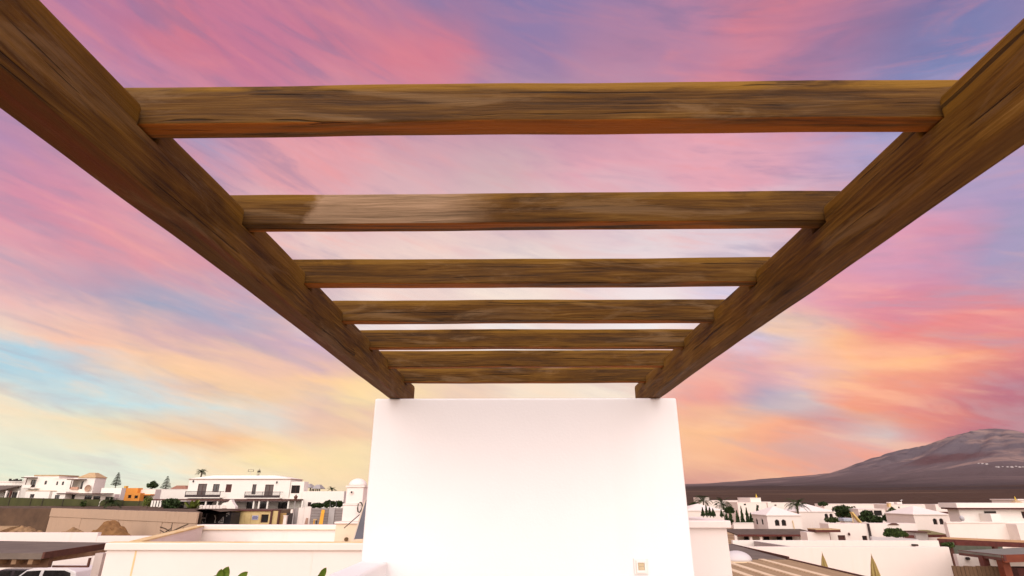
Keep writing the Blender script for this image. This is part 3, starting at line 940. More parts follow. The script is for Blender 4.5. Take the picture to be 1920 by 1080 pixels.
a = at(47, 909, 111.7); MB().box(a.x - .05, a.x + .05, 111.72, 111.82, a.z, at(47, 896, 111.7).z).build('post', M_brown, v)
x0, x1, z0, z1 = block(v, 110.5, (47, 921, 92, 937), [((56, 926.5, 64, 933.5), 'rect')], 2.4, UP, M_cream)
coping(v, x0, x1, 110.5, 112.8, z1, M_tan, .1, .05)
x0, x1, z0, z1 = block(v, 113.5, (-40, 904, 42, 936), [((22, 923, 33, 934), 'rect'), ((7, 924, 16, 934), 'rect'), ((36, 925, 41.5, 932), 'rect')], 7, UP, M_cream)
coping(v, x0, x1, 113.5, 120.5, z1, M_trim, .15, .08)
canopy(v, 113.5, -40, 41, 911.5, 5, .14, M_greyroof, slope=1.0, fascia=M_brown)
for px in (-8, 12, 20, 35):
    p = at(px, 925, 108.8); MB().box(p.x - .12, p.x + .12, 108.7, 108.95, UP, at(px, 920, 108.8).z).build('post', M_cream if px != 20 else M_brown, v)
p = at(26, 906, 112); mb = MB()
for px in (17, 21, 25, 29, 33, 37): q_ = at(px, 906.2, 112.5); mb.box(q_.x - .18, q_.x + .12, 112.4, 112.7, z1 + .16, z1 + .16 + .22 + .12 * (px % 3))
mb.build('roof_fitting', M_dark, v)

# ---- second villa with a tan hipped roof
v = thing('villa', 'white villa with tan hipped roof and brown ground floor awning', 'house', (at(160, 930, 111).x, 111, UP))
x0, x1, z0, z1 = block(v, 112, (95, 898, 136, 937), [((105.5, 902.5, 109, 909.5), 'arch'), ((116, 902.5, 120, 909.5), 'arch')], 3, UP, M_cream)
coping(v, x0, x1 - .2, 112, 115, z1, M_trim, .1, .05)
x0, x1, z0, z1 = block(v, 111, (133, 896, 174, 937), [((135.5, 900, 156, 917), 'open')], 3.0, UP, M_cream, thick=1.4)
hx0, hx1, hz0, hz1 = rect(111, 143, 902.5, 155.5, 917)
window(v, hx0, hx1, hz0, hz1, 112.1, pane=M_glass, frame=M_shut, name='door', bars=1)
X0, X1, Z0, Z1 = rect(110.9, 133, 913, 147, 918); MB().box(X0, X1, 110.7, 110.98, Z0, Z1).build('balcony', mat('terracotta_wash', (.55, .34, .24), (.45, .25, .17), 3), v)
canopy(v, 111, 134, 163, 900, 1.2, .14, M_brown)
p = at(134, 905, 110); MB().box(p.x - .05, p.x + .05, 109.95, 110.05, at(134, 917, 110).z, at(134, 900, 110).z).build('post', M_brown, v)
rf = MB().pyramid(x0 + .9, x1 + .1, 111 - .15, 114.1, z1 + .001, at(167, 886.5, 112.5).z, .3, .12).build('roof', M_tan, v)
block(v, 111.6, (188, 915, 226, 938), [], 1.2, UP, M_cream)
block(v, 108, (97, 922, 122, 938), [((102.5, 928, 111.5, 936), 'rect')], 3, UP, M_cream)
X0, X1, Z0, Z1 = block(v, 109.6, (120.5, 926.6, 214, 939), [((128, 927.5, 140, 937.5), 'door', M_glass, M_door), ((158, 929, 172, 938), 'rect'), ((174.5, 930, 188, 938), 'rect'), ((197, 931, 205, 938.5), 'door')], 1.35, UP, M_house2)
canopy(v, 109.6, 120, 213, 926.3, 1.8, .15, M_brown)
dpt = at(166, 915.5, 110.85); mb = MB()
prof = [(.02, 0), (.42, .06), (.62, .22), (.60, .24), (.40, .10), (.02, .04)]
for i in range(len(prof) - 1):
    vs, fs = [], []
    for k in range(14):
        for r_, h_ in (prof[i], prof[i + 1]): vs.append((dpt.x + r_ * math.cos(k * .449), dpt.y - h_, dpt.z + r_ * math.sin(k * .449)))
    for k in range(14): fs.append((2 * k, 2 * ((k + 1) % 14), 2 * ((k + 1) % 14) + 1, 2 * k + 1))
    mb.add(vs, fs)
mb.build('dish', mat('rusty_dish', (.42, .27, .18), (.30, .18, .12), 5, .7), v, smooth=True)

norfolk('tall tiered pine standing between the tan-roofed villa and the orange house', 223, 886, 916, 126, 15, 3)

# ---- orange house and what stands round it
v = thing('villa', 'small bright orange house half hidden behind the green fence', 'house', (at(255, 930, 121).x, 121, UP))
M_orange = stucco('orange_render', (.72, .30, .06), (.5, .18, .05), .4, .2)
block(v, 121, (234, 915, 257, 938), [((240, 928, 246, 934), 'rect')], 1.5, UP, M_orange)
block(v, 119.5, (246, 924.5, 262, 938), [((252, 929, 258.5, 934.5), 'rect')], 1.4, UP, M_orange)
x0, x1, z0, z1 = block(v, 122, (257, 918, 290, 938), [((262, 931, 275, 936), 'rect')], 2, UP, M_cream)
canopy(v, 122, 262, 290, 928.5, 1.5, .2, M_orange)
X0, X1, Z0, Z1 = rect(120.9, 232, 914, 236, 921); MB().box(X0, X1, 120.8, 121.5, Z0, Z1 + .3).build('chimney', mat('yellow_render', (.75, .46, .08), (.6, .33, .06), 3), v)
v = thing('villa', 'low white house between the orange house and the long balcony house', 'house', (at(310, 930, 135).x, 135, UP))
x0, x1, z0, z1 = block(v, 135, (262, 918, 352, 940), [((272, 924, 277, 930), 'rect')], 3, UP, M_cream)
coping(v, x0, x1, 135, 138, z1, M_trim)
X0, X1, Z0, Z1 = rect(136, 322, 914.5, 352, 918.5); mb = MB()
MB().pyramid(X0, X1, 135.5, 138, Z0 + .2, Z1 + .5, .5, .12).build('roof', mat('red_tile', (.32, .16, .10), (.22, .10, .07), 5, .8), v)
shrub('dark round treetop above the low white house, behind the orange house', 288, 902.5, 917, 22, 146, M_leafd, 5, 700, .3, name='tree')
norfolk('small dark pine above the low white house, left of the balcony house', 315, 893, 922, 144, 17, 8)

# ---- long two-storey house with two balconies
HY = 112
v = thing('balcony_house', 'long white two-storey house with two iron balconies on the left', 'house', (at(455, 930, HY).x, HY, UP - .6))
hb = UP - 1.1
x0, x1, z0, z1 = block(v, HY, (352, 899, 543, 934), [((370, 907, 386.5, 931), 'door', M_door, M_shut), ((399, 907.5, 411, 922.5), 'rect', M_glass, M_shut), ((423, 908, 434, 923), 'rect', M_shut, M_shut),
     ((472.5, 908, 480, 927), 'rect', M_glass, M_shut), ((496, 908.5, 512, 932), 'door', M_door, M_shut)], 6, None, M_cream)
coping(v, x0, x1, HY, HY + 6, z1, mat('red_brown_ledge', (.42, .25, .19), (.36, .2, .15), 3), .13, .14)
MB().pyramid(x0 + .1, x1 - .1, HY + .1, HY + 6, z1 + .131, at(450, 892, HY + 3).z, .62, .05).build('roof', M_cream, v)
block(v, HY + .1, (543.3, 903, 568.5, 945), [((546, 910, 562, 925), 'rect', M_black, M_shut), ((577, 941.5, 583, 950), 'rect', M_glass, M_shut)][:1], 2.2, hb, M_cream)
block(v, HY - .6, (566, 921, 644, 955), [((577, 941.5, 583.5, 949.5), 'rect', M_glass, M_shut)], 5, hb, M_cream)
block(v, HY + 3, (300, 940, 566, 962), [((302, 940.5, 311, 956), 'rect'), ((318, 941, 345, 956), 'rect'), ((373, 940.5, 384, 948), 'rect'), ((387, 940.5, 398, 950), 'rect'), ((462, 941, 474, 956), 'rect'), ((484, 941, 500, 956), 'rect'), ((521, 942, 540, 957), 'rect')], 6, hb, M_house2)
zc = at(450, 935.5, HY).z
MB().box(at(296, 935, HY).x, at(571, 935, HY).x, HY - 3, HY + 3.4, zc - .28, zc - .02).build('canopy', M_brown, v)
MB().box(at(345, 935, HY).x, at(569, 935, HY).x, HY - .02, HY + 6, zc - .015, at(450, 933.9, HY).z - .002).build('slab', M_cream, v)
for px in (300, 312, 360, 386, 408, 476, 486, 502, 541, 567):
    p = at(px, 945, HY - 2.6); MB().box(p.x - .13, p.x + .13, HY - 2.75, HY - 2.5, hb, zc - .281).build('column', M_cream, v)
for (a0, a1, yt, yb) in ((347, 413, 921, 932.5), (458.5, 525, 922, 933.5)):
    X0, X1, Z0, Z1 = rect(HY - 1.2, a0, yt, a1, yb)
    bl = MB().box(X0 - .05, X1 + .05, HY - 1.25, HY - .002, Z0 - .14, Z0).build('balcony', M_cream, v)
    rl = MB()
    rl.box(X0, X1, HY - 1.22, HY - 1.16, Z1 - .07, Z1); rl.box(X0, X0 + .06, HY - 1.16, HY - .01, Z1 - .07, Z1); rl.box(X1 - .06, X1, HY - 1.16, HY - .01, Z1 - .07, Z1)
    rl.box(X0, X1, HY - 1.21, HY - 1.17, Z0 + .02, Z0 + (Z1 - Z0) * .42)
    for k in range(41): xx = X0 + (X1 - X0 - .03) * k / 40; rl.box(xx, xx + .03, HY - 1.205, HY - 1.175, Z0 + (Z1 - Z0) * .42 + .001, Z1 - .071)
    for k in range(3): xx = X0 + (X1 - X0 - .08) * k / 2; rl.box(xx, xx + .08, HY - 1.225, HY - 1.155, Z0 + .001, Z1 + .02)
    rl.build('railing', M_ironwork, bl)
for (a, c) in ((363, 902.5), (519.5, 904.5)):
    p = at(a, c, HY); MB().lathe((p.x, HY - .13, p.z - .2), [(.04, 0), (.13, .08), (.13, .3), (.05, .42)], 8).build('wall_lamp', M_dark, v)
# aerials on its roof
t = thing('roof_aerial', 'small rectangular frame aerial on the balcony house roof', 'aerial', (at(470, 890, 117).x, 117, at(470, 891, 117).z))
X0, X1, Z0, Z1 = rect(117, 465, 880.5, 475.5, 884.5); mb = MB()
mb.box(X0, X1, 117, 117.06, Z1 - .05, Z1); mb.box(X0, X1, 117, 117.06, Z0, Z0 + .05); mb.box(X0, X0 + .06, 117, 117.06, Z0, Z1); mb.box(X1 - .06, X1, 117, 117.06, Z0, Z1); mb.build('frame', M_dark, t)
MB().tube([((X0 + X1) / 2, 117.03, Z0 - 1.2), ((X0 + X1) / 2, 117.03, Z0)], .03, 6).build('pole', mat('pale_metal', (.6, .58, .55), (.5, .48, .46), 4, .4, metal=.6), t)
t = thing('roof_aerial', 'cluster of dish and aerial rods on one pole above the balcony house', 'aerial', (at(486, 892, 117).x, 117, at(486, 893, 117).z))
p = at(486, 884, 117); mb = MB()
mb.tube([(p.x, 117, p.z - 1.2), (p.x, 117, p.z + .55)], .03, 6)
for k in range(7): mb.tube([(p.x - .42 + .02 * k, 116.9, p.z - .35 + .1 * k), (p.x + .42 - .02 * k, 116.9, p.z - .30 + .1 * k)], .025, 5)
mb.build('rods', M_dark, t)
mb = MB(); mb.lathe((p.x + .05, 116.8, p.z - .15), [(.05, 0), (.33, .12), (.36, .18), (.3, .2), (.05, .08)], 12); mb.build('dish', M_dark, t)
mb = MB(); mb.box(p.x - .55, p.x - .1, 116.8, 117, p.z - 1.0, p.z - .8); mb.box(p.x - .3, p.x + .2, 116.75, 116.95, p.z - .75, p.z - .62); mb.build('bracket', M_dark, t)
palm('leaning palm tuft showing above the left end of the balcony house roof', 378, 886, 895, 126, 1.5, M_leafd, 4, 34, zbase=UP)

# pavilion with grey hipped roofs
t = thing('garden_pavilion', 'open pavilion with two grey hipped roofs right of the balcony house', 'pavilion', (at(585, 920, 122).x, 122, UP + 2))
X0, X1, Z0, Z1 = rect(122, 568, 915, 583, 922)
zt = at(575, 907, 122).z
MB().pyramid(X0 - .2, X1 + .1, 121.5, 125, at(575, 914.5, 122).z, zt, .25, .08).build('roof', mat('grey_thatch', (.42, .40, .38), (.26, .245, .235), 3, .9, stretch=(1, 1, 5)), t)
X2, X3, _, _ = rect(122, 583, 915, 600, 922)
MB().pyramid(X1 + .12, X3 + .1, 121.9, 125, at(590, 916.5, 122).z, at(588, 908.5, 122).z, .35, .08).build('roof', MATS['grey_thatch'], t)
for px in (572.5, 581.5, 585, 588, 592, 595.5, 599):
    p = at(px, 918, 122); MB().box(p.x - .1, p.x + .1, 122, 122.2, at(px, 924, 122).z, at(px, 914.8 if px < 583 else 916.8, 122).z).build('post', M_dark, t)
MB().box(X0 - .3, X3 + .2, 121.3, 125.3, UP, at(585, 923, 122).z).build('base', M_cream, t)
palm('small palm behind the white wall right of the pavilion', 622, 919, 926, 123, 1.35, M_leafd, 6, 20, zbase=UP)
shrub('low green plant with orange pot edge beside the chimney tower', 641, 921, 927, 14, 124, M_leaf, 9, 200, .16)

# bushes in front of the right end of the house
for i, (px, yt, yb, w, lab) in enumerate(((596, 942, 953, 26, 'low bush at the left end of the grey hoarding'), (618, 938, 953, 26, 'tallest dark bush behind the middle of the grey hoarding'), (637, 937, 953, 18, 'bush behind the grey hoarding next to the chimney tower'))):
    shrub(lab, px, yt, yb, w, 96, M_leafd, 20 + i, 900, .2, group=None)
shrub('big dark green round bush on top of the retaining wall', 326, 931.5, 957, 36, 84.5, M_leafd, 31, 2200, .2, name='tree')

def agave(label, px, py_c, Y, L, zb, m, seed=1, n=15, wide=.16):
    c = at(px, py_c, Y)
    t = thing('agave_plant', label, 'plant', (c.x, Y, zb))
    rs = np.random.RandomState(seed)
    for k in range(n):
        a = 6.283 * k / n + rs.uniform(-.2, .2); e = rs.uniform(.25, 1.2)
        d = Vector((math.cos(a) * math.cos(e), math.sin(a) * math.cos(e), math.sin(e)))
        s_ = Vector((-math.sin(a), math.cos(a), 0)); up_ = s_.cross(d)
        p = Vector((c.x, Y, zb + .05)); mb = MB(); pr = None
        for i in range(6):
            w = wide * L * math.sin(math.pi * (i + .8) / 6.6)
            cur = [p - s_ * w, p + up_ * -.12 * w, p + s_ * w]
            if pr: mb.add(pr + cur, [(0, 1, 4, 3), (1, 2, 5, 4)])
            pr = cur
            p = p + d * L / 6
            d = (d + Vector((0, 0, -.07))).normalized()
        mb.build('leaf', m, t, smooth=True, fix=False)
    return t
agave('spiky green agave on top of the retaining wall beside the round bush', 361, 950, 80, 1.9, at(361, 958, 80).z, M_leafy, 3)

# white upright boards beside the bush
t = thing('slat_screen', 'white upright boards with dark gaps left of the round bush', 'fence', (at(294, 956, 90).x, 90, UP))
for px in (285, 290, 295.5, 301):
    p = at(px, 945, 90); MB().box(p.x - .17, p.x + .1, 90, 90.08, UP, at(px, 938.5, 90).z).build('slat', M_cream, t)
MB().box(at(283, 945, 90).x, at(304, 945, 90).x, 90.1, 90.2, UP, at(294, 940, 90).z).build('backing', M_dark, t)
# white garden balustrade in front of the house
t = thing('garden_wall', 'pale low garden wall in front of the balcony house terrace', 'wall', (at(410, 955, 100).x, 100, UP - 1.0))
X0, X1, Z0, Z1 = rect(100, 373, 947, 430, 957)
for k in range(9): xx = X0 + (X1 - X0) * k / 9; MB().box(xx + .04, xx + (X1 - X0) / 9 - .04, 100, 100.18, UP - 1.0, Z1 - .04 * (k % 2)).build('panel', M_house2, t, bevel=.02, seg=1)
# barbecue chimney
t = thing('barbecue', 'white rounded barbecue with sloping chimney on the terrace edge', 'barbecue', (at(428, 955, 96).x, 96, UP - .6))
pl = [(414, 956), (413.5, 951), (415, 946), (418, 943), (422, 942.5), (427, 941.5), (429.5, 939), (431, 936.8), (434, 936.8), (435, 941), (438, 946), (441, 950), (441, 956)]
MB().prism([(at(a, c, 96).x, at(a, c, 96).z) for a, c in pl], 1, 96, 97).build('body', M_cream, t, bevel=.06)
X0, X1, Z0, Z1 = rect(96, 416.5, 946.5, 424, 953); MB().prism([(X0, Z0), (X1, Z0), (X1, Z1 - .2), (X1 - .2, Z1), (X0 + .2, Z1), (X0, Z1 - .2)], 1, 95.93, 95.99).build('fire_opening', M_house2, t)
MB().box(X0 + .1, X1 + .2, 95.8, 95.92, Z0 - .25, Z0).build('shelf', M_redwood, t)

# green mesh fence in front of the villas
M_mesh = mat('green_mesh', (.068, .068, .022), (.045, .046, .016), .6, .9, stretch=(1, 1, .3))
t = thing('mesh_fence', 'long olive green screened fence in front of the left villas', 'fence', (at(110, 945, 97).x, 97, UP))
fx = [-60, -20, 20, 60, 82, 120, 160, 200, 232, 262, 284]
for i in range(len(fx) - 1):
    a, c = at(fx[i], 932.5 + .022 * fx[i], 97), at(fx[i + 1], 932.5 + .022 * fx[i + 1], 97)
    if fx[i] > 230: a.z -= .1; c.z -= .1
    MB().hexa([(a.x + .004, 97, UP), (c.x - .004, 97, UP), (c.x - .004, 97.04, UP), (a.x + .004, 97.04, UP), (a.x + .004, 97, a.z), (c.x - .004, 97, c.z), (c.x - .004, 97.04, c.z), (a.x + .004, 97.04, a.z)]).build('panel', M_mesh, t)
    MB().tube([(a.x, 96.95, UP), (a.x, 96.95, a.z + .05)], .04, 6).build('post', M_ironwork, t)
palm('low bushy palm in front of the green fence right of the tan-roofed villa', 209, 944, 952, 95, 2.0, M_leafd, 12, 34, zbase=UP)
shrub('small olive shrub against the green fence below the villas', 158, 939, 951, 12, 96, M_leaf, 41, 240, .18)
shrub('thin brownish shrub between the green fence and the white boards', 281, 927, 954, 12, 92, M_leafy, 43, 420, .18)
t = thing('white_pole', 'thin bent white pole in front of the green fence', 'pole', (at(185, 950, 94).x, 94, UP))
MB().tube([(at(185, 950, 94).x, 94, UP), at(187, 942, 94), at(189, 938.5, 94), at(192, 937.5, 94)], .05, 6).build('pole', M_cream, t)

# dark soil bank on the far left, sand mounds and a heap of dug-out timber
def mound(label, px, py_top, py_base, wpx, Y, m, seed, name='soil_mound', ecc=.7):
    c = at(px, py_base, Y); h = at(px, py_top, Y).z - 0
    hw = (at(px + wpx / 2, py_base, Y).x - at(px - wpx / 2, py_base, Y).x) / 2
    n = 34
    u = np.linspace(-1.25, 1.25, n); U, V = np.meshgrid(u, u)
    d = np.hypot(U, V)
    hgt = h * np.clip(1 - d ** 1.15, 0, 1) * (.55 + .85 * fbm(U * 3.5 + seed, V * 3.5, seed, 5)) + .5 * (fbm(U * 9 + seed, V * 9, seed + 3, 3) - .3) * (d < 1)
    o = grid_object(name, U * hw, V * hw * ecc, np.maximum(hgt, -.0) - .1 * (d > 1), m, None, smooth=False)
    o.location = (c.x, Y, -.02)
    return tag(o, label, 'mound')
M_earth = mat('dug_earth', (.25, .13, .05), (.15, .075, .03), 1.6, .98, .8, 5)
M_rub = mat('rubble_earth', (.29, .18, .09), (.16, .095, .048), 2.2, .98, .8, 6)
mound('pointed brown earth mound in front of the retaining wall', 200, 977, 1008, 120, 61, M_earth, 4)
mound('low brown earth heap left of the pointed mound, before the wall', 132, 991, 1008, 120, 58, M_rub, 9)
mound('sandy rubble heap at the left end of the lot', 45, 985, 1004, 95, 66, M_rub, 15)
mound('flat earth heap under the pile of dug-up timber', 330, 988, 1008, 110, 55, M_earth, 21)
t = thing('timber_pile', 'tangle of dug-up branches and planks before the retaining wall', 'debris', (at(325, 1000, 55).x, 54.5, .6))
rs = np.random.RandomState(5)
for (a, c, d_, e, r_) in ((315, 1001, 353, 982.5, .09), (300, 988, 318, 996, .06), (320, 997, 323, 981, .05), (330, 1003, 345, 990, .08), (296, 1004, 330, 996, .1), (305, 1002, 322, 990, .06), (335, 1003, 368, 999, .08), (312, 1003, 300, 994, .05)):
    MB().tube([at(a, c, 54), (at(a, c, 54) + at(d_, e, 54.6)) / 2 + Vector((0, 0, .05)), at(d_, e, 54.6)], [r_, r_ * .9, r_ * .7], 6).build('branch', M_bark, t)
rsr = np.random.RandomState(8)
for k in range(16):
    px, py = rsr.uniform(5, 130), rsr.uniform(990, 1001)
    if k < 6: px, py = rsr.uniform(95, 130), rsr.uniform(993, 999)
tt = MB()
for k in range(130):
    px, py = rsr.uniform(-20, 380), rsr.uniform(990, 1006)
    p = at(px, py, 53 + rsr.uniform(-2, 2)); p.z = 0
    s_ = rsr.uniform(.08, .28)
    vs = [Vector(q) * s_ * rsr.uniform(.7, 1.3) + Vector((p.x, p.y, s_ * .4)) for q in ((1, 0, 0), (-1, 0, 0), (0, 1, 0), (0, -1, 0), (0, 0, 1), (0, 0, -1))]
    tt.add(vs, [(0, 2, 4), (2, 1, 4), (1, 3, 4), (3, 0, 4), (2, 0, 5), (1, 2, 5), (3, 1, 5), (0, 3, 5)])
tag(tt.build('rubble_stones', M_rub), 'loose stones scattered over the sandy lot', 'stones', kind='stuff')
p0 = at(-30, 960, 86); p1 = at(101, 960, 84)
tag(MB().prism([(p0.y - 11, -.1), (p0.y - 8, .7), (p0.y - 6.5, .8), (p0.y - 5, 1.5), (p0.y - 3.2, 1.6), (p0.y - 2.6, 2.15), (p0.y + 4, 2.2), (p0.y + 4, -.1)], 0, -110, p1.x - .4).build('sand_bank', mat('pale_sand', (.42, .29, .16), (.30, .19, .10), .4, .95, .5, 2)), kind='structure')

# ---- site cabin, container, hoarding, lamp
cb0 = at(432, 970, 68); zc1 = at(470, 958, 68).z
t = thing('site_cabin', 'pale yellow site cabin with a dark window below the balcony house', 'cabin', (at(475, 980, 68).x, 68, 0))
M_cab = mat('cabin_yellow', (.56, .43, .20), (.48, .36, .16), 1.4, .6)
X0, X1, Z0, Z1 = block(t, 68, (432, 958.5, 508, 984), [((489, 964.5, 503, 980), 'rect', M_black, M_brown)], 2.4, 0, M_cab, bars=0)
for (a0, a1) in ((432.7, 459), (460, 470.5), (471.3, 488)):
    q0, q1, _, _ = rect(68, a0, 960, a1, 980); MB().box(q0, q1, 67.94, 67.999, .1, zc1 - .22 - (.1 if a0 == 460 else 0)).build('panel', M_cab, t, bevel=.015, seg=1)
MB().box(X0 - .08, X1 + .08, 67.85, 70.5, Z1 + .001, Z1 + .12).build('roof', M_redwood, t)
for px in (508.5, 522.5):
    p = at(px, 970, 68); MB().box(p.x - .1, p.x + .1, 67.9, 68.1, 0, zc1 + .05).build('post', M_shut, t)
q0, q1, _, _ = rect(68.1, 510, 960, 521.5, 980); MB().box(q0, q1, 68.1, 68.2, .05, zc1).build('panel', M_cab, t)
s0, s1, sz0, sz1 = rect(67.9, 472.5, 966.5, 484, 974.5)
sg = MB().box(s0, s1, 67.9, 67.938, sz0, sz1).build('sign', mat('sign_lilac', (.34, .34, .46), (.30, .30, .42), 9, .5), t)
mb = MB()
for k, (f0, f1) in enumerate(((.1, .9), (.06, .94), (.2, .8))): mb.box(s0 + (s1 - s0) * f0, s0 + (s1 - s0) * f1, 67.89, 67.899, sz0 + (sz1 - sz0) * (.18 + .27 * k), sz0 + (sz1 - sz0) * (.30 + .27 * k))
mb.build('print', mat('sign_print', (.05, .05, .12), (.05, .05, .12), 9, .5), sg)
t = thing('yard_gate', 'yellowish and dark gate between the site cabin and the street lamp', 'gate', (at(535, 980, 68.4).x, 68.4, 0))
q0, q1, _, _ = rect(68.4, 524, 962, 536, 980); MB().box(q0, q1, 68.4, 68.45, .1, at(530, 962, 68.4).z).build('panel', mat('gate_ochre', (.40, .25, .09), (.3, .18, .07), 2, .7), t)
q0, q1, _, _ = rect(68.4, 536.5, 962, 549, 980); MB().box(q0, q1, 68.4, 68.45, .1, at(530, 961, 68.4).z).build('panel', M_dark, t)
t = thing('gate_pillar', 'short white pillar in front of the yard gate', 'pillar', (at(534, 980, 66).x, 66, 0))
p = at(534, 975, 66); MB().box(p.x - .17, p.x + .17, 66, 66.3, 0, at(534, 968, 66).z).build('shaft', M_house2, t); MB().box(p.x - .21, p.x + .21, 65.96, 66.34, at(534, 968, 66).z + .001, at(534, 967, 66).z + .03).build('cap', M_trim, t)

t = thing('storage_container', 'black storage container with white markings beside the site cabin', 'container', (at(402, 984, 65).x, 65, 0))
M_cont = mat('container_black', (.022, .021, .025), (.014, .013, .016), 2, .5)
q0, q1, _, _ = rect(65, 371.5, 960, 388, 984); q2, q3, _, _ = rect(65, 389, 960, 405, 984); q4, q5, _, _ = rect(65, 408, 960, 431, 984)
zt = at(400, 961.5, 65).z
MB().box(q0, q5, 65.3, 67.3, .02, zt).build('body', M_cont, t)
d1 = MB(); d1.box(q0, q1, 65.16, 65.299, .05, zt - .02)
d1.build('door', M_cont, t)
mb = MB()
for k in range(3): xx = q0 + (q1 - q0) * (.2 + .3 * k); mb.tube([(xx, 65.12, .1), (xx, 65.12, zt - .05)], .03, 6)
mb.build('lock_bar', mat('dull_steel', (.16, .16, .17), (.11, .11, .12), 4, .45, metal=.7), t)
MB().box(q2, q3, 65.22, 65.299, .05, zt - .1).build('opening', M_black, t)
pn_ = MB().box(q4, q5, 65.16, 65.299, .05, zt - .02).build('door', M_cont, t)
M_wp = mat('white_print', (.62, .60, .58), (.55, .53, .5), 6, .6)
def strokes(parent, segs, Y, w=.05):
    mb = MB()
    for (a, c, d_, e) in segs:
        p, q_ = at(a, c, Y), at(d_, e, Y); dd = (q_ - p); nn = Vector((-dd.z, 0, dd.x)).normalized() * w / 2
        mb.hexa([p - nn, q_ - nn, q_ - nn + Vector((0, .006, 0)), p - nn + Vector((0, .006, 0)), p + nn, q_ + nn, q_ + nn + Vector((0, .006, 0)), p + nn + Vector((0, .006, 0))])
    return mb.build('print', M_wp, parent)
strokes(pn_, [(409, 980, 419, 969), (419, 969, 418, 980), (412, 977, 417, 971.5), (411, 980.2, 418.5, 980.2), (414, 978, 416.5, 974), (424, 963.5, 430, 961.5), (424, 967.5, 426, 967), (428, 962, 429.5, 965)], 65.15, .07)
strokes(t, [(375.5, 970.5, 385, 971.2), (376, 971.6, 385, 972.2), (379, 977.5, 381, 981)], 65.08, .08)
strokes(t, [(402.5, 966, 404.5, 972), (404.5, 972, 402, 980), (402, 980, 405, 979)], 65.08, .08)

t = thing('street_lamp', 'tall street lamp with a dark lantern beside the white gate wall', 'street lamp', (at(549, 984, 66.5).x, 66.5, 0))
lx = at(551, 960, 66.5).x; lt = at(554, 939, 66.5).z
MB().tube([(lx, 66.5, 0), (lx, 66.5, 1.0), (lx, 66.5, lt)], [.1, .07, .05], 8).build('pole', mat('galvanised', (.38, .36, .35), (.3, .28, .27), 3, .5, metal=.4), t)
MB().lathe((lx, 66.5, lt), [(.05, 0), (.10, .05), (.22, .38), (.26, .40), (.16, .52), (.05, .6), (.03, .7)], 8).build('lantern', mat('rust_lantern', (.13, .06, .04), (.09, .04, .03), 5, .6), t)
MB().box(lx - .34, lx - .11, 66.4, 66.6, at(548, 962, 66.5).z, at(548, 955, 66.5).z).build('meter_box', M_house2, t)

t = thing('gate_wall', 'short grey and pink rendered wall beside the street lamp', 'wall', (at(570, 984, 69).x, 69, 0))
for (a0, a1, yt, m_) in ((551.5, 558, 952.5, mat('grey_render', (.30, .27, .25), (.24, .21, .2), 2, .9)), (558.3, 569, 952, M_house2), (569.3, 581.5, 951.5, M_trim)):
    q0, q1, _, _ = rect(69, a0, 955, a1, 980); MB().box(q0, q1, 69, 69.25, 0, at(a0, yt, 69).z).build('panel', m_, t)
q0, q1, _, _ = rect(68.9, 568.5, 971.5, 577, 980); MB().prism([(q0, .2), (q1, .2), (q1, at(577, 971.5, 68.9).z), (q0 + .3, at(577, 971, 68.9).z)], 1, 68.9, 68.98).build('hatch', mat('dusty_pink', (.42, .27, .2), (.36, .22, .16), 3), t)
t = thing('hoarding', 'grey corrugated hoarding of horizontal boards left of the chimney tower', 'fence', (at(612, 984, 67).x, 67, 0))
M_hoard = mat('hoarding_grey', (.25, .22, .21), (.19, .165, .155), 2, .6, stretch=(.4, 1, 4))
for (a0, a1) in ((582.5, 614.8), (627, 642.5)):
    q0, q1, _, _ = rect(67, a0, 955, a1, 980); zt_ = at(610, 952.5, 67).z
    for k in range(11):
        z_ = .1 + (zt_ - .1) * k / 11; MB().box(q0, q1, 67 + .02 * (k % 2), 67.05 + .02 * (k % 2), z_ + .012, z_ + (zt_ - .1) / 11 - .012).build('board', M_hoard, t)
q0, q1, _, _ = rect(66.9, 615.5, 955, 626.5, 980); MB().box(q0, q1, 66.9, 66.96, .1, at(620, 952, 67).z).build('sheet', mat('sheet_grey', (.36, .34, .33), (.31, .29, .28), 2, .5), t)
for px in (617.5, 629):
    p = at(px, 950, 66.95); MB().tube([(p.x, 67.12, 0), (p.x, 67.12, at(px, 940, 67).z)], .03, 6).build('post', MATS['dull_steel'], t)
t = thing('yellow_plank', 'leaning yellow orange plank in front of the grey hoarding', 'plank', (at(602, 984, 66).x, 66, 0))
a, c, d_, e = at(597.5, 984, 65.6), at(604.5, 984, 65.6), at(609, 956, 66.6), at(603, 955.5, 66.6)
MB().hexa([a, c, c + Vector((0, .07, 0)), a + Vector((0, .07, 0)), e, d_, d_ + Vector((0, .07, 0)), e + Vector((0, .07, 0))]).build('board', mat('shuttering_yellow', (.62, .30, .02), (.52, .24, .02), 2, .6), t)
t = thing('work_trestle', 'small orange and dark trestle beside the leaning yellow plank', 'trestle', (at(591, 984, 66).x, 66, 0))
for a0, a1, m_ in ((587.5, 589.5, MATS['shuttering_yellow']), (592.5, 594, M_dark)):
    q0, q1, _, _ = rect(66, a0, 975, a1, 984); MB().box(q0, q1, 66, 66.1, 0, at(590, 975.5, 66).z).build('leg', m_, t)
q0, q1, _, _ = rect(66, 587.5, 973, 594.3, 976); MB().box(q0, q1, 65.95, 66.15, at(590, 975.5, 66).z + .001, at(590, 973.2, 66).z).build('top', M_tan, t)

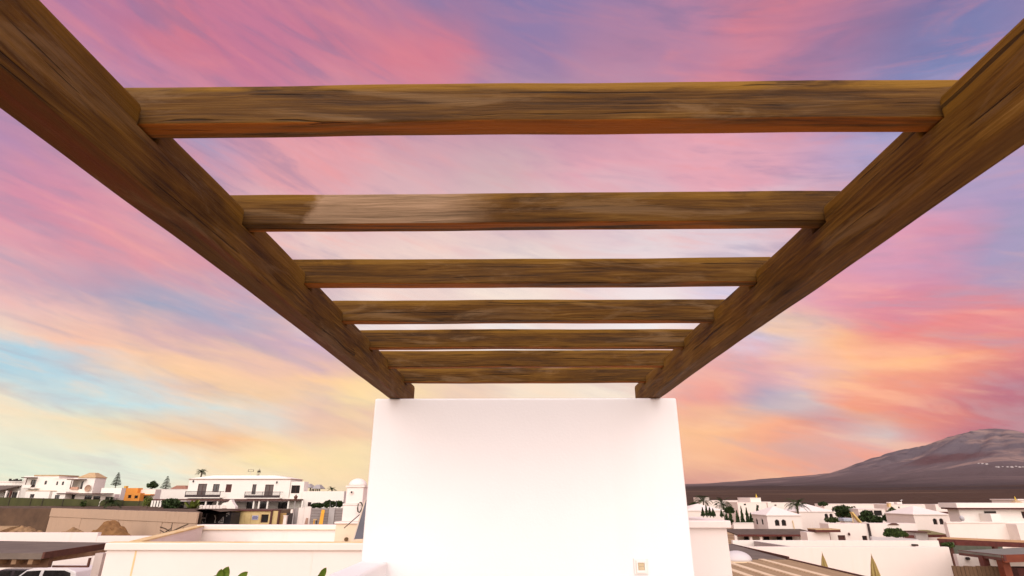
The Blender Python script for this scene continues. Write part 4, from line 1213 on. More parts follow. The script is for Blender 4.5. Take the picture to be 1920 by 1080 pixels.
# ================================================================== LEFT: neighbouring flat roof, carport, cars, planting
NY = 14.0
t = thing('flat_roof_house', 'white flat-roofed house with yellow-edged copings at lower left', 'house', (-6.5, 17, 0))
zt = at(450, 1018.5, NY).z
xl = at(196, 1040, NY).x
MB().box(xl, -.98, NY + .05, NY + .3, 0, zt - .16).build('wall', M_near, t)
cp = MB().box(xl - .05, -.96, NY, NY + .34, zt - .159, zt).build('coping', M_trim, t, bevel=.02)
MB().box(xl - .05, -.965, NY + .12, NY + .33, zt + .001, zt + .012).build('tinted_edge', M_yellowed, cp)
far_y = 21.5
zf = at(500, 984, far_y).z
zb_ = zt - .55
xa, xb = at(372, 990, far_y).x, at(652, 985, far_y).x
MB().box(xl - .02, -.99, NY + .345, far_y + .3, 0, zb_).build('roof', stucco('roof_render', (.72, .64, .55), (.6, .42, .18), .6, .2), t)
MB().box(xa, xb + 6, far_y, far_y + .3, zb_ + .001, zf - .17).build('parapet', M_near, t)
c2 = MB().box(xa - .06, xb + 6, far_y - .06, far_y + .36, zf - .169, zf).build('coping', M_trim, t, bevel=.02)
MB().box(xa, xb + 6, far_y - .064, far_y - .061, zf - .169, zf - .150).build('tinted_edge', M_yellowed, c2)  # shadow line under the coping lip, painted as a yellow-orange strip
# receding left parapet: from the near left corner to the far one
ca, cb_ = Vector((xl + .3, NY + .35, 0)), Vector((xa - .05, far_y - .07, 0))
wv = Vector((.22, 0, 0))
lp = MB()
lp.hexa([(ca.x, ca.y, zb_ + .002), (ca.x + .25, ca.y, zb_ + .002), (cb_.x + .25, cb_.y, zb_ + .002), (cb_.x, cb_.y, zb_ + .002), (ca.x, ca.y, zt - .02), (ca.x + .25, ca.y, zt - .02), (cb_.x + .25, cb_.y, zf - .06), (cb_.x, cb_.y, zf - .06)])
lpo = lp.build('parapet', M_near, t)
MB().hexa([(ca.x - .03, ca.y, zt - .018), (ca.x + .28, ca.y, zt - .018), (cb_.x + .28, cb_.y, zf - .058), (cb_.x - .03, cb_.y, zf - .058), (ca.x - .03, ca.y, zt + .015), (ca.x + .28, ca.y, zt + .015), (cb_.x + .28, cb_.y, zf - .02), (cb_.x - .03, cb_.y, zf - .02)]).build('coping', M_yellowed, lpo)
for px in (249, 583):
    p = at(px, 1050, NY); MB().box(p.x - .02, p.x + .02, NY + .044, NY + .0495, 0, zt - .165).build('stained_joint', M_trim if px > 300 else M_yellowed, t)

# chimney tower with a dome
t = thing('chimney_tower', 'white stepped chimney tower with a dome beside the end wall', 'chimney', (at(664, 1000, 17).x, 17, zb_))
cx = at(668, 940, 17).x
def sq(mb, hw, z0, z1): mb.box(cx - hw, cx + hw, 17 - hw, 17 + hw, z0, z1)
zz_ = lambda py: at(668, py, 17).z
body = MB(); sq(body, .245, zz_(944), zz_(914)); body.build('shaft', M_near, t, bevel=.015)
body = MB(); sq(body, .30, zz_(947), zz_(943.9) - .001); body.build('ledge', M_trim, t, bevel=.012)
body = MB(); sq(body, .275, zz_(914) + .001, zz_(911)); body.build('ledge', M_trim, t, bevel=.012)
body = MB(); sq(body, .285, zz_(977), zz_(947) - .001); body.build('base', M_near, t, bevel=.015)
body = MB(); sq(body, .44, zz_(981), zz_(977) - .001); body.build('ledge', M_trim, t, bevel=.015)
body = MB(); sq(body, .40, zb_ + .003, zz_(981) - .001); body.build('plinth', stucco('warm_render', (.74, .60, .43), (.6, .42, .2), .5, .2), t, bevel=.015)
r0 = .265; zd = zz_(911) + .001; dh = zz_(897) - zd
MB().lathe((cx, 17, zd), [(r0 * math.cos(k * math.pi / 16), dh * math.sin(k * math.pi / 16)) for k in range(8)] + [(.01, dh)], 20).build('dome', M_near, t, smooth=True)
p = at(660, 923, 16.75); mb = MB(); mb.tube([(p.x, 16.752, p.z), (p.x, 16.71, p.z)], .045, 12); vn = mb.build('vent', M_house2, t)
MB().tube([(p.x, 16.712, p.z), (p.x, 16.705, p.z)], .028, 12).build('vent_hole', M_dark, vn)
p = at(649.5, 1011, 16.58); MB().tube([(p.x, 16.6, p.z), (p.x, 16.53, p.z)], .05, 12).build('drain', mat('rusty_drain', (.14, .08, .03), (.08, .05, .02), 8, .7), t)
t = thing('hose', 'dark looped hose hanging on the chimney tower', 'hose', at(674, 955, 16.6))
pts_ = [at(a, c, 16.62) for a, c in ((672, 944), (670.5, 952), (671, 959), (674, 961), (677.5, 956), (679.5, 947), (677, 942), (674, 942.5))]
MB().tube(pts_, .02, 6).build('loop', mat('hose_green', (.06, .06, .04), (.04, .04, .03), 5, .6), t)
t = thing('cable', 'thin dark cable slanting from the tower foot to the solar panel', 'cable', at(646, 990, 16.4))
MB().tube([at(645.5, 990, 16.4), at(658, 979, 16.0), at(674, 965, 15.6)], .012, 6).build('wire', M_dark, t)
# solar collector leaning beside the end wall
t = thing('solar_panel', 'dark blue-grey tilted solar panel partly behind the end wall', 'solar panel', at(670, 1012, 13))
A_, B_ = at(663.5, 1011, 15.2), at(686, 938, 15.2)
ev = Vector((1.0, -.25, .05)); th_ = Vector((.03, .06, .02))
MB().hexa([A_, A_ + ev, A_ + ev + th_, A_ + th_, B_, B_ + ev, B_ + ev + th_, B_ + th_]).build('panel', mat('collector_blue', (.10, .10, .13), (.07, .07, .09), 2, .25, spec=.6), t)
MB().hexa([A_ - Vector((.03, .01, .03)), A_ + Vector((0, -.01, -.03)), A_ + th_, A_ + th_ - Vector((.03, 0, 0)), B_ - Vector((.03, .01, 0)), B_ + Vector((0, -.01, 0)), B_ + th_, B_ + th_ - Vector((.03, 0, 0))]).build('frame', mat('pale_frame', (.62, .52, .42), (.52, .43, .34), 5, .5), t)
MB().tube([A_ + ev * .5, Vector(((A_ + ev * .5).x, 15.6, zb_))], .03, 6).build('stand', M_ironwork, t)

# boundary wall behind the carport
t = thing('boundary_wall', 'long low white boundary wall behind the grey carport roof', 'wall', (-22, 30.5, 0))
X0, X1, Z0, Z1 = rect(30.5, -60, 999, 179, 1040); MB().box(X0, X1, 30.5, 30.75, 0, at(90, 998.5, 30.5).z).build('wall', M_near, t)
X2, X3, _, _ = rect(30.5, 179, 1004, 330, 1040); MB().box(X1 + .001, X3, 30.52, 30.77, 0, at(250, 1005, 30.5).z).build('step', M_near, t)
# carport
t = thing('carport', 'carport with dark grey felt roof and timber rafters at lower left', 'carport', (-19, 20, 0))
zr = 3.0; A0, A1, A2, A3 = Vector((-30, 18.0, zr)), atz(80, 1037.5, zr), atz(215, 1017.5, zr), Vector((-30, 24.2, zr))
b0 = Vector((0, 0, -.16))
MB().hexa([A0 + b0, A1 + b0, A2 + b0, A3 + b0, A0, A1, A2, A3]).build('roof', M_greyroof, t)
e1 = (A2 - A1).normalized(); n1 = Vector((e1.y, -e1.x, 0)) * .06
MB().hexa([A1 + b0 * .9, A1 + b0 * .9 + n1, A2 + b0 * 1.1 + n1, A2 + b0 * 1.1, A1 + Vector((0, 0, .03)), A1 + n1 + Vector((0, 0, .03)), A2 + n1 + Vector((0, 0, .03)), A2 + Vector((0, 0, .03))]).build('fascia', M_brown, t)
MB().box(-30, A1.x - .02, A1.y + .35, A1.y + .5, zr - .42, zr - .161).build('beam', mat('carport_timber', (.13, .065, .035), (.08, .04, .022), 5, .7), t)
for k in range(16):
    xx = A1.x - .35 - k * .50
    MB().box(xx - .07, xx + .07, A1.y + .06, A1.y + 5.5, zr - .30, zr - .1605).build('rafter', mat('rafter_timber', (.26, .16, .09), (.18, .11, .06), 5, .7), t)
p = atz(110, 1042, zr - .42); mb = MB()
mb.box(A1.x, A1.x + 1.1, A1.y + .5, A1.y + .56, zr - .43, zr - .38); mb.box(A1.x + 1.05, A1.x + 1.1, A1.y + .5, A1.y + .56, zr - .38, zr - .17); mb.build('bracket', M_brown, t)
for px in (184.5, 197.5, 205.5):
    yb_ = 19.6 + (px - 184) * .04; q_ = at(px, 1045, yb_)
    w_ = .13 if px < 190 else .045
    MB().box(q_.x - w_, q_.x + w_, yb_, yb_ + w_ * 2, 0, zr - .165).build('post', mat('post_render', (.55, .47, .43), (.48, .4, .36), 2) if px < 190 else M_house2, t)

# cars under it
def car(label, x, y, m, L=4.3, H=1.62):
    """five-door estate seen from its side, nose towards -X"""
    t = thing('parked_car', label, 'car', (x, y, 0))
    hw = .88
    low = [(-2.1, .28), (-2.15, .62), (-2.0, .86), (-1.1, 1.0), (2.0, 1.02), (2.12, .8), (2.1, .3)]
    MB().prism([(x + a, c) for a, c in low], 1, y - hw, y + hw).build('body', m, t, bevel=.07, seg=3, smooth=True)
    gh = [(-1.15, .985), (-.35, H - .06), (-.1, H), (1.35, H), (1.75, H - .12), (2.02, 1.0)]
    vs = []
    for sgn in (-1, 1):
        for a, c in gh: vs.append((x + a, y + sgn * (hw - .03 - (c - 1.0) * .22), c))
    n = len(gh)
    MB().add(vs, [tuple(range(n)), tuple(range(2 * n - 1, n - 1, -1))] + [(i, (i + 1) % n, n + (i + 1) % n, n + i) for i in range(n)]).build('cabin', m, t, bevel=.04, seg=2)
    def yy(c): return y - (hw - .03 - (c - 1.0) * .22) - .006
    for nm, pl in (('window', [(-.95, 1.05), (-.3, H - .1), (.28, H - .07), (.28, 1.05)]), ('window', [(.42, 1.05), (.42, H - .07), (1.25, H - .07), (1.55, H - .16), (1.75, 1.05)])):
        m2 = MB(); m2.add([(x + a, yy(c), c) for a, c in pl] + [(x + a, yy(c) + .02, c) for a, c in pl],
                          [tuple(range(len(pl))), tuple(range(2 * len(pl) - 1, len(pl) - 1, -1))] + [(i, (i + 1) % len(pl), len(pl) + (i + 1) % len(pl), len(pl) + i) for i in range(len(pl))])
        m2.build(nm, M_glass, t)
    fwd = [(x - 1.12, y - .74, 1.0), (x - 1.12, y + .74, 1.0), (x - .42, y + .62, H - .1), (x - .42, y - .62, H - .1)]
    MB().add([(a - .02, b_, c + .02) for a, b_, c in fwd], [(0, 1, 2, 3)]).build('windscreen', M_glass, t)
    for wx in (-1.35, 1.35):
        for sgn in (-1, 1):
            yc = y + sgn * (hw - .08)
            tm = MB(); tm.tube([(x + wx, yc - .1, .32), (x + wx, yc + .1, .32)], .32, 20); ty = tm.build('tyre', M_dark, t)
            tm = MB(); tm.tube([(x + wx, yc - .112, .32), (x + wx, yc + .112, .32)], .2, 16); tm.build('rim', MATS['dull_steel'], ty)
    for sgn in (-1, 1): MB().box(x - 2.17, x - 2.06, y + sgn * .66 - .14, y + sgn * .66 + .14, .64, .76).build('headlight', M_wp, t, bevel=.02)
    for hx in (.2, 1.3): MB().box(x + hx - .08, x + hx + .08, y - hw - .03, y - hw + .005, .9, .93).build('door_handle', m, t)
    return t
M_carw = mat('white_paint', (.72, .69, .66), (.70, .67, .64), 2, .25, spec=.6)
M_card = mat('dark_paint', (.03, .02, .025), (.025, .018, .02), 2, .2, spec=.6)
cxr = at(135, 1075, 25).x
car('white estate car parked under the carport with its side windows showing', cxr - 1.75, 25.9, M_carw, H=at(100, 1066, 25.2).z)
car('dark car half out of view under the carport at the left edge', at(18, 1075, 25).x - 2.0, 27.9, M_card, H=at(10, 1066.5, 27.2).z)

# strelitzia leaves reaching into view at the bottom
def strelitzia(label, px, Y, leaves, seed=1):
    c = at(px, 1080, Y)
    t = thing('strelitzia', label, 'plant', (c.x, Y, 0))
    for (a0, c0, a1, c1, w) in leaves:
        p, q_ = at(a0, c0, Y), at(a1, c1, Y - .05)
        stem = Vector((c.x, Y, 0))
        MB().tube([stem, stem.lerp(p, .55) + Vector((.04, 0, .05)), p], [.03, .022, .012], 6).build('stem', M_leafy, t)
        d = q_ - p; L = d.length; d.normalize(); s_ = d.cross(Vector((0, 1, 0))).normalized(); n_ = d.cross(s_)
        mb = MB(); pr = None; N = 9
        for i in range(N + 1):
            f = i / N; ww = w * L * math.sin(math.pi * min(.06 + f * .94, 1)) ** .7
            o = p + d * L * f - n_ * (.10 * L * math.sin(f * 3.14))
            cur = [o + s_ * ww + n_ * .3 * ww, o, o - s_ * ww + n_ * .3 * ww]
            if pr: mb.add(pr + cur, [(0, 1, 4, 3), (1, 2, 5, 4)])
            pr = cur
        mb.build('leaf', mat('strelitzia_leaf', (.12, .19, .018), (.07, .12, .012), 6, .4, stretch=(1, 1, 4), spec=.5), t, smooth=True, fix=False)
    return t
strelitzia('broad green leaves rising at the bottom edge left of the low parapet', 425, 9, [(408, 1092, 416, 1066.5, .28), (415, 1090, 429, 1062, .30), (440, 1093, 465, 1072, .22), (400, 1100, 404, 1078, .3), (430, 1105, 442, 1084, .3)])
strelitzia('single green leaf tips rising beside the corner of the low parapet', 597, 9, [(597, 1088, 612, 1064, .22), (598, 1096, 602, 1074, .3), (606, 1104, 618, 1086, .25)])

# ================================================================== RIGHT: village below the mountain
def base_at(px, py, Y): 
    p = at(px, py, Y); return gz(p.x, Y) - .1

def hip_house(label, Y, front, depth, apex_py, holes, side=(), m=None, group=None, canopy_=None):
    """square house with a pyramid roof; front = picture rectangle; side = (fraction, picture y0, y1) arched openings in the left wall"""
    X0, X1, Z0, Z1 = rect(Y, *front)
    zb = gz((X0 + X1) / 2, Y) - .1
    t = thing('hipped_house', label, 'house', ((X0 + X1) / 2, Y, zb), group)
    m = m or M_house2
    hs = [(*rect(Y, *h), True) for h in holes]
    mb = MB()
    wall_cols(mb, X0, X1, zb, Z1, hs, lambda b, a0, a1, c0, c1: b.box(a0, a1, Y, Y + .22, c0, c1))
    sh_ = [(Y + depth * f - w, Y + depth * f + w, at(front[0], y1, Y + depth * f).z, at(front[0], y0, Y + depth * f).z, True) for (f, w, y0, y1) in side]
    wall_cols(mb, Y + .221, Y + depth, zb, Z1, sh_, lambda b, a0, a1, c0, c1: b.box(X0, X0 + .22, a0, a1, c0, c1))
    mb.box(X0 + .221, X1, Y + .221, Y + depth, zb, Z1)
    mb.build('wall', m, t)
    for h in hs: window(t, *h[:4], Y, True, M_black, M_shut)
    for h in sh_: window(t, *h[:4], 0, True, M_black, M_shut, side=X0)
    za = at((front[0] + front[2]) / 2, apex_py, Y + depth / 2).z
    MB().pyramid(X0 - .12, X1 + .12, Y - .12, Y + depth + .12, Z1 + .001, za, .03, .1).build('roof', stucco('roof_white', (.75, .68, .62), (.6, .5, .4), .35, .2), t)
    return t, X0, X1, zb, Z1

# far roofs at the foot of the mountain
def low_house(label, Y, boxes, extras=(), m=None, depth=5):
    ms = m or M_house2
    x_ = at((boxes[0][0][0] + boxes[0][0][2]) / 2, 960, Y)
    zb = gz(x_.x, Y) - .1
    t = thing('white_house', label, 'house', (x_.x, Y, zb))
    for k, (px, holes) in enumerate(boxes):
        X0, X1, Z0, Z1 = block(t, Y + k * .9, px, holes, depth, zb, ms, bars=0)
        coping(t, X0, X1, Y + k * .9, Y + k * .9 + depth, Z1, M_trim, .1, .05)
    return t
low_house('far white house with a square roof room, highest left of the mountain foot', 160, [((1328, 939, 1408, 962), [((1384, 943, 1390, 946.5), 'rect'), ((1395, 941.5, 1403, 944), 'rect'), ((1340, 944, 1345, 947), 'rect')]), ((1311, 933.5, 1330, 945), [])], depth=5)
t = low_house('far white house topped by a square block with a yellow finial', 140, [((1384, 942.5, 1438, 966), [((1394.5, 941.5 + 3, 1399, 947.5), 'rect'), ((1420, 947, 1423, 952), 'rect')]), ((1407, 934, 1427, 944), [])], depth=8)
p = at(1418.7, 934, 142); MB().lathe((p.x, 142, p.z + .1), [(.12, 0), (.22, .3), (.1, .5), (.05, .9)], 8).build('finial', mat('finial_yellow', (.6, .42, .05), (.5, .35, .05), 5), t)
low_house('far long white roof left of the palm, above the hipped houses', 175, [((1440, 943, 1503, 955), [((1452, 946, 1456, 948.5), 'rect')]), ((1425, 941.5, 1446, 948), [])], depth=5)
low_house('far long white row behind the dark trees, under the lava plain', 165, [((1546, 945.5, 1668, 962), [((1600, 949, 1604, 951.5), 'rect'), ((1640, 949, 1644, 951.5), 'rect')])], depth=5)
low_house('far white flat house right of the second white chimney, with roof tanks', 140, [((1664, 946.5, 1760, 965), [((1684, 950, 1687, 953), 'rect')])], depth=5)
t = thing('roof_tank', 'two small white tanks on a far flat roof below the lava plain', 'tank', at(1683, 946, 142))
for k, (a, w) in enumerate(((1672, 7), (1686.5, 9))):
    X0, X1, Z0, Z1 = rect(142, a - w / 2, 941.5, a + w / 2, 946.5); MB().box(X0, X1, 142, 143.2, Z0 - .2, Z1 - .35).build('tank', mat('tank_grey', (.45, .43, .44), (.4, .38, .38), 3), t); MB().box(X0 - .05, X1 + .05, 141.95, 143.25, Z1 - .345, Z1).build('lid', M_trim, t)
t = thing('roof_aerial', 'thin aerial mast above the roof tanks', 'aerial', at(1690, 946, 141)); MB().tube([at(1690, 946.4, 141), at(1690, 936.5, 141)], .05, 5).build('mast', mat('pale_metal', (.6, .58, .55)), t); MB().tube([at(1687.5, 938.5, 141), at(1692.5, 937.5, 141)], .05, 5).build('rod', MATS['pale_metal'], t)
t = thing('chimney', 'small ochre chimney on the far flat roof left of the tanks', 'chimney', at(1668, 950, 139)); X0, X1, Z0, Z1 = rect(139, 1666.5, 944.5, 1671, 951); MB().box(X0, X1, 139, 139.7, Z0, Z1).build('stack', M_yellowed, t); MB().box(X0 - .06, X1 + .06, 138.94, 139.76, Z1 + .001, Z1 + .12).build('cap', M_tan, t)
low_house('far white terrace with brown-edged roof left of the L-shaped window house', 120, [((1756, 946.5, 1806, 968), [((1772, 952, 1776, 955), 'rect')])], depth=3)

hip_house('small hipped white house at the left end of the village, beside the end wall', 96, (1288, 958, 1357, 975), 7, 944.5, [])
for k, (px, yt, yb, w, lab) in enumerate((
    (1317, 952.5, 966, 7, 'first spiky cypress in front of the small hipped house by the wall'), (1323.5, 948, 966, 6, 'tallest spiky cypress in front of the small hipped house by the wall'),
    (1330, 952, 966, 7, 'dense cypress right of the tallest one before the small hipped house'), (1336.5, 955, 966.5, 8, 'short cypress at the right end of the small hipped house'),
    (1352, 957, 967, 6, 'lone small cypress at the corner of the small hipped house'))):
    cypress(lab, px, yt, yb, 91, w, 50 + k)
for k, (px, yt, yb, w, lab) in enumerate((
    (1361, 961, 980, 8, 'leftmost cypress of the row beside the arched-window house'), (1368, 956, 980, 9, 'second cypress of the row beside the arched-window house'),
    (1381, 958, 981, 9, 'third cypress of the row, bushy and low'), (1389, 950.5, 981, 8, 'tall thin cypress in the middle of the row'),
    (1399, 953, 981, 9, 'tall full cypress near the right end of the row'), (1407, 963, 981, 8, 'small cypress next to the arched-window house'))):
    cypress(lab, px, yt, yb, 88, w, 60 + k)
cypress('single thin cypress standing against the far yellow-finial house', 1419, 947, 961, 128, 6, 71)
palm('dark palm above the small hipped house beside the end wall', 1318, 940, 955, 118, 2.4, M_leafd, 21, 26, zbase=-3)
shrub('dark bushes left of the palm beside the end wall', 1302, 941, 956, 22, 115, M_leafd, 81, 700, .28, name='tree')
palm('palm with a feathery crown right of the small hipped house', 1355, 947, 962, 112, 2.4, M_leafd, 23, 26, zbase=-3)
shrub('dark bush at the foot of the feathery palm', 1366, 950, 963, 22, 110, M_leafd, 83, 600, .26)
palm('wide palm with drooping fronds between the two arched-window houses', 1494, 949, 965, 100, 2.5, M_leafd, 25, 26, zbase=-3)
shrub('dark tree behind the wide drooping palm', 1511, 943, 958, 26, 118, M_leafd, 85, 900, .26, name='tree')
shrub('flat dark tree top over the far white roofs, left of the tall dark tree', 1541, 941.5, 949, 20, 150, M_leafd, 87, 500, .28, name='tree')

# nearest house with paired arched windows
t, X0, X1, zb, z1 = hip_house('white house with paired arched windows on two sides and a hipped roof', 85, (1440, 967, 1504, 1000), 6.2, 949.5, [(1453, 974, 1461.5, 986), (1465.5, 974, 1474, 986)], [(.30, .38, 972, 983.5), (.62, .38, 972, 983)])
MB().tube([at(1486, 976, 84.9), at(1491, 999, 84.9)], .05, 6).build('downpipe', M_yellowed, t)
zc = at(1450, 998.5, 81).z
cx0, cx1 = at(1378, 1000, 81).x, at(1537, 1003, 81).x
MB().hexa([(cx0, 80, zc - .35), (cx1, 80, zc - .35), (cx1 - .6, 84.95, zc + .1), (cx0 - .3, 84.95, zc + .1), (cx0, 80, zc - .2), (cx1, 80, zc - .2), (cx1 - .6, 84.95, zc + .25), (cx0 - .3, 84.95, zc + .25)]).build('porch_roof', M_brownroof, t)
MB().box(cx0 - .05, cx1 + .05, 79.9, 79.998, zc - .42, zc - .18).build('fascia', M_redwood, t)
for px in (1380, 1408, 1427, 1470, 1503, 1534):
    p = at(px, 1010, 80.3); MB().box(p.x - .16, p.x + .16, 80.2, 80.55, zb, zc - .36).build('column', M_house2, t)
xb0, xb1 = at(1384, 1008, 84).x, at(1536, 1008, 84).x
MB().box(xb0, X0 - .005, 84.2, 84.9, zb, zc - .1).build('wall', M_house2, t)
for (a0, a1) in ((1396, 1406), (1433, 1443), (1458, 1468), (1473, 1486)):
    q0, q1, _, _ = rect(84, a0, 1006, a1, 1014); MB().box(q0, q1, 84.05, 84.18, zb + .3, zc - .5).build('door', M_black, t)
MB().box(X1 + .01, xb1, 84.4, 88, zb, zc - .05).build('annex', M_house2, t)
hip_house('white house with paired arched windows behind bushes, second from the left', 108, (1498, 960, 1566, 982), 7, 944.8, [(1546.5, 963, 1553, 973.5), (1555.5, 963, 1562, 974)])
shrub('bushes below the arched windows of the second hipped house', 1562, 970, 980, 36, 104, M_leaf, 91, 800, .2)
t = thing('garden_wall', 'white garden wall left of the arched-window house, below the cypresses', 'wall', (at(1395, 990, 87).x, 86.5, -3)); X0, X1, Z0, Z1 = rect(86.5, 1376, 981, 1414, 997); MB().box(X0, X1, 86.5, 86.75, -3, Z1).build('wall', M_house2, t); MB().box(X0, X1, 86.45, 86.8, Z1 + .001, Z1 + .08).build('coping', M_trim, t)

# third hipped house
t, X0, X1, zb, z1 = hip_house('hipped white house with small arched windows right of the dark hedges', 80, (1717, 965.5, 1781, 1003), 6.0, 948.5, [(1749.5, 972, 1757.5, 983.5), (1761.5, 972, 1769.5, 983.5)])
p0, p1 = at(1716, 1001, 76), at(1781, 1003, 76)
MB().hexa([(p0.x, 76, p0.z - .1), (p1.x, 76, p1.z - .1), (p1.x, 79.9, p1.z + .25), (p0.x, 79.9, p1.z + .25), (p0.x, 76, p0.z + .02), (p1.x, 76, p1.z + .02), (p1.x, 79.9, p1.z + .37), (p0.x, 79.9, p1.z + .37)]).build('porch_roof', mat('mossy_roof', (.23, .21, .08), (.16, .12, .06), 2, .9), t)
MB().box(p0.x - .05, p1.x + .05, 75.9, 75.998, p1.z - .28, p1.z + .04).build('fascia', M_redwood, t)
for px in (1717, 1778): p = at(px, 1005, 76.2); MB().box(p.x - .15, p.x + .15, 76.1, 76.4, zb, p1.z - .12).build('column', M_house2, t)

# trees between
shrub('large dark spreading tree right of the second hipped house', 1582, 946, 972, 44, 98, M_leafd, 101, 2200, .26, name='tree')
shrub('dark rounded tree between the yellow slide and the dark-windowed house', 1624, 957.5, 981, 32, 92, M_leafd, 103, 1500, .24, name='tree')
shrub('low dark hedge end beside the third hipped house', 1662, 963, 979, 22, 90, M_leafd, 105, 700, .22)
shrub('low clipped dark bush in front of the dark-windowed house', 1643, 968, 981, 26, 89, M_leafd, 107, 800, .22)
cypress('broad pointed green tree in front of the far flat house with tanks', 1672, 951.5, 963, 88, 23, 109, M_leaf)
shrub('round clipped green bush on the white wall before the third hipped house', 1676, 990.5, 1008, 43, 58, M_leaf, 111, 2600, .13)
t = thing('slide', 'yellow slanting slide and rail beside the large dark tree', 'slide', (at(1607, 980, 84).x, 84, -3)); 
a, c = at(1598, 960, 84), at(1615, 980, 84); MB().hexa([a + Vector((-.1, 0, 0)), a + Vector((.12, 0, 0)), a + Vector((.12, .9, 0)), a + Vector((-.1, .9, 0)), a + Vector((-.1, 0, .12)), a + Vector((.12, 0, .12)), a + Vector((.12, .9, .12)), a + Vector((-.1, .9, .12))][:0] or
    [c + Vector((-.12, 0, 0)), c + Vector((.12, 0, 0)), c + Vector((.12, .6, 0)), c + Vector((-.12, .6, 0)), a + Vector((-.12, 0, 0)), a + Vector((.12, 0, 0)), a + Vector((.12, .6, 0)), a + Vector((-.12, .6, 0))]).build('chute', mat('slide_yellow', (.62, .45, .16), (.55, .38, .12), 4, .5), t)
MB().tube([Vector((a.x, 84.3, -3)), a + Vector((0, .3, 0))], .06, 6).build('post', M_yellowed, t)
t = thing('water_tank', 'pale blue-grey tank beside the yellow slide', 'tank', (at(1591, 978, 86).x, 86, -3)); X0, X1, Z0, Z1 = rect(86, 1582, 971.5, 1599, 978); MB().box(X0, X1, 86, 87.5, Z0, Z1).build('tank', mat('tank_blue', (.42, .45, .50), (.34, .37, .42), 2), t, bevel=.08); MB().box(X0 + .2, X1 - .2, 86.2, 87.3, -3, Z0).build('stand', M_house2, t)
low_house('white house with wide dark windows behind the clipped bushes', 95, [((1612, 955.5, 1662, 985), [((1626, 957, 1637, 965), 'rect', M_glass), ((1639, 957, 1654, 967), 'rect', M_black)])], depth=6)

# nearer white buildings in the middle
BYm = 62
t = thing('white_house', 'low white house with two small dark windows and a dark drainpipe', 'house', (at(1600, 1010, BYm).x, BYm, -2.2))
x0, x1, z0, z1 = block(t, BYm, (1556, 982, 1630, 1016), [((1571.5, 1003.5, 1585.5, 1014), 'rect', M_shut, M_brown), ((1617, 1004.5, 1626.5, 1013.5), 'rect', M_black, M_brown)], 1.8, -2.2, M_house2, bars=0)
block(t, BYm + .3, (1632, 981.5, 1722, 1016), [], 1.5, -2.2, M_house2)
MB().tube([at(1627.5, 981.5, BYm - .1), at(1634.5, 1016, BYm - .1)], .12, 7).build('drainpipe', M_ironwork, t)
p = at(1592, 1004, BYm - .05); MB().lathe((p.x, BYm - .12, p.z), [(.03, 0), (.1, .05), (.1, .2), (.04, .28)], 8).build('wall_lamp', M_shut, t)
MB().prism([(at(1668, 984, 61.9).x + .0, at(1668, 984.5, 61.9).z), (at(1690, 984, 61.9).x, at(1690, 984.5, 61.9).z), (at(1684, 981, 61.9).x, at(1684, 981, 61.9).z), (at(1676, 981, 61.9).x, at(1676, 981, 61.9).z)], 1, BYm + .2, BYm + .29).build('arch_tile', M_brown, t)
block(t, BYm - 1.5, (1514, 998, 1556, 1016), [], 1.4, -2.2, M_house2)
MB().box(at(1512, 995, BYm).x, at(1556.5, 995, BYm).x, BYm - 2.0, BYm - .3, at(1530, 998, BYm - 2).z + .003, at(1530, 993.5, BYm - 2).z).build('canopy', M_redwood, t)
MB().box(at(1512, 995, BYm).x - .02, at(1556.5, 995, BYm).x + .02, BYm - 2.02, BYm - .28, at(1530, 993.5, BYm - 2).z + .001, at(1530, 993, BYm - 2).z + .05).build('roof', M_tan, t)
t = thing('garden_wall', 'slanting pale wall beneath the round clipped bush', 'wall', (at(1680, 1010, 55).x, 56, -1.9))
a, c = at(1634, 1006, 57), at(1722, 1011, 54); MB().hexa([(a.x, a.y, -1.9), (c.x, c.y, -1.9), (c.x, c.y + .25, -1.9), (a.x, a.y + .25, -1.9), (a.x, a.y, a.z), (c.x, c.y, c.z), (c.x, c.y + .25, c.z), (a.x, a.y + .25, a.z)]).build('wall', stucco('grey_white_render', (.66, .64, .64), (.5, .45, .4), .3), t)
t = thing('porch', 'brown-topped porch and dark doorway right of the round clipped bush', 'porch', (at(1712, 1010, 60).x, 60, -2))
q0, q1, _, _ = rect(60, 1697, 1003, 1712, 1009); MB().box(q0, q1, 59.8, 60.1, at(1705, 1008.5, 60).z, at(1705, 1003.5, 60).z).build('lintel', M_redwood, t)
q0, q1, _, _ = rect(60, 1717, 997, 1740, 1013); MB().box(q0, q1, 60, 61.5, -2, at(1730, 998, 60).z).build('wall', mat('shade_grey', (.42, .38, .36), (.36, .32, .30), 2), t); MB().box(q0 - .1, q1 + .1, 59.6, 61.6, at(1730, 998, 60).z + .001, at(1730, 996.5, 60).z).build('roof', M_brown, t)

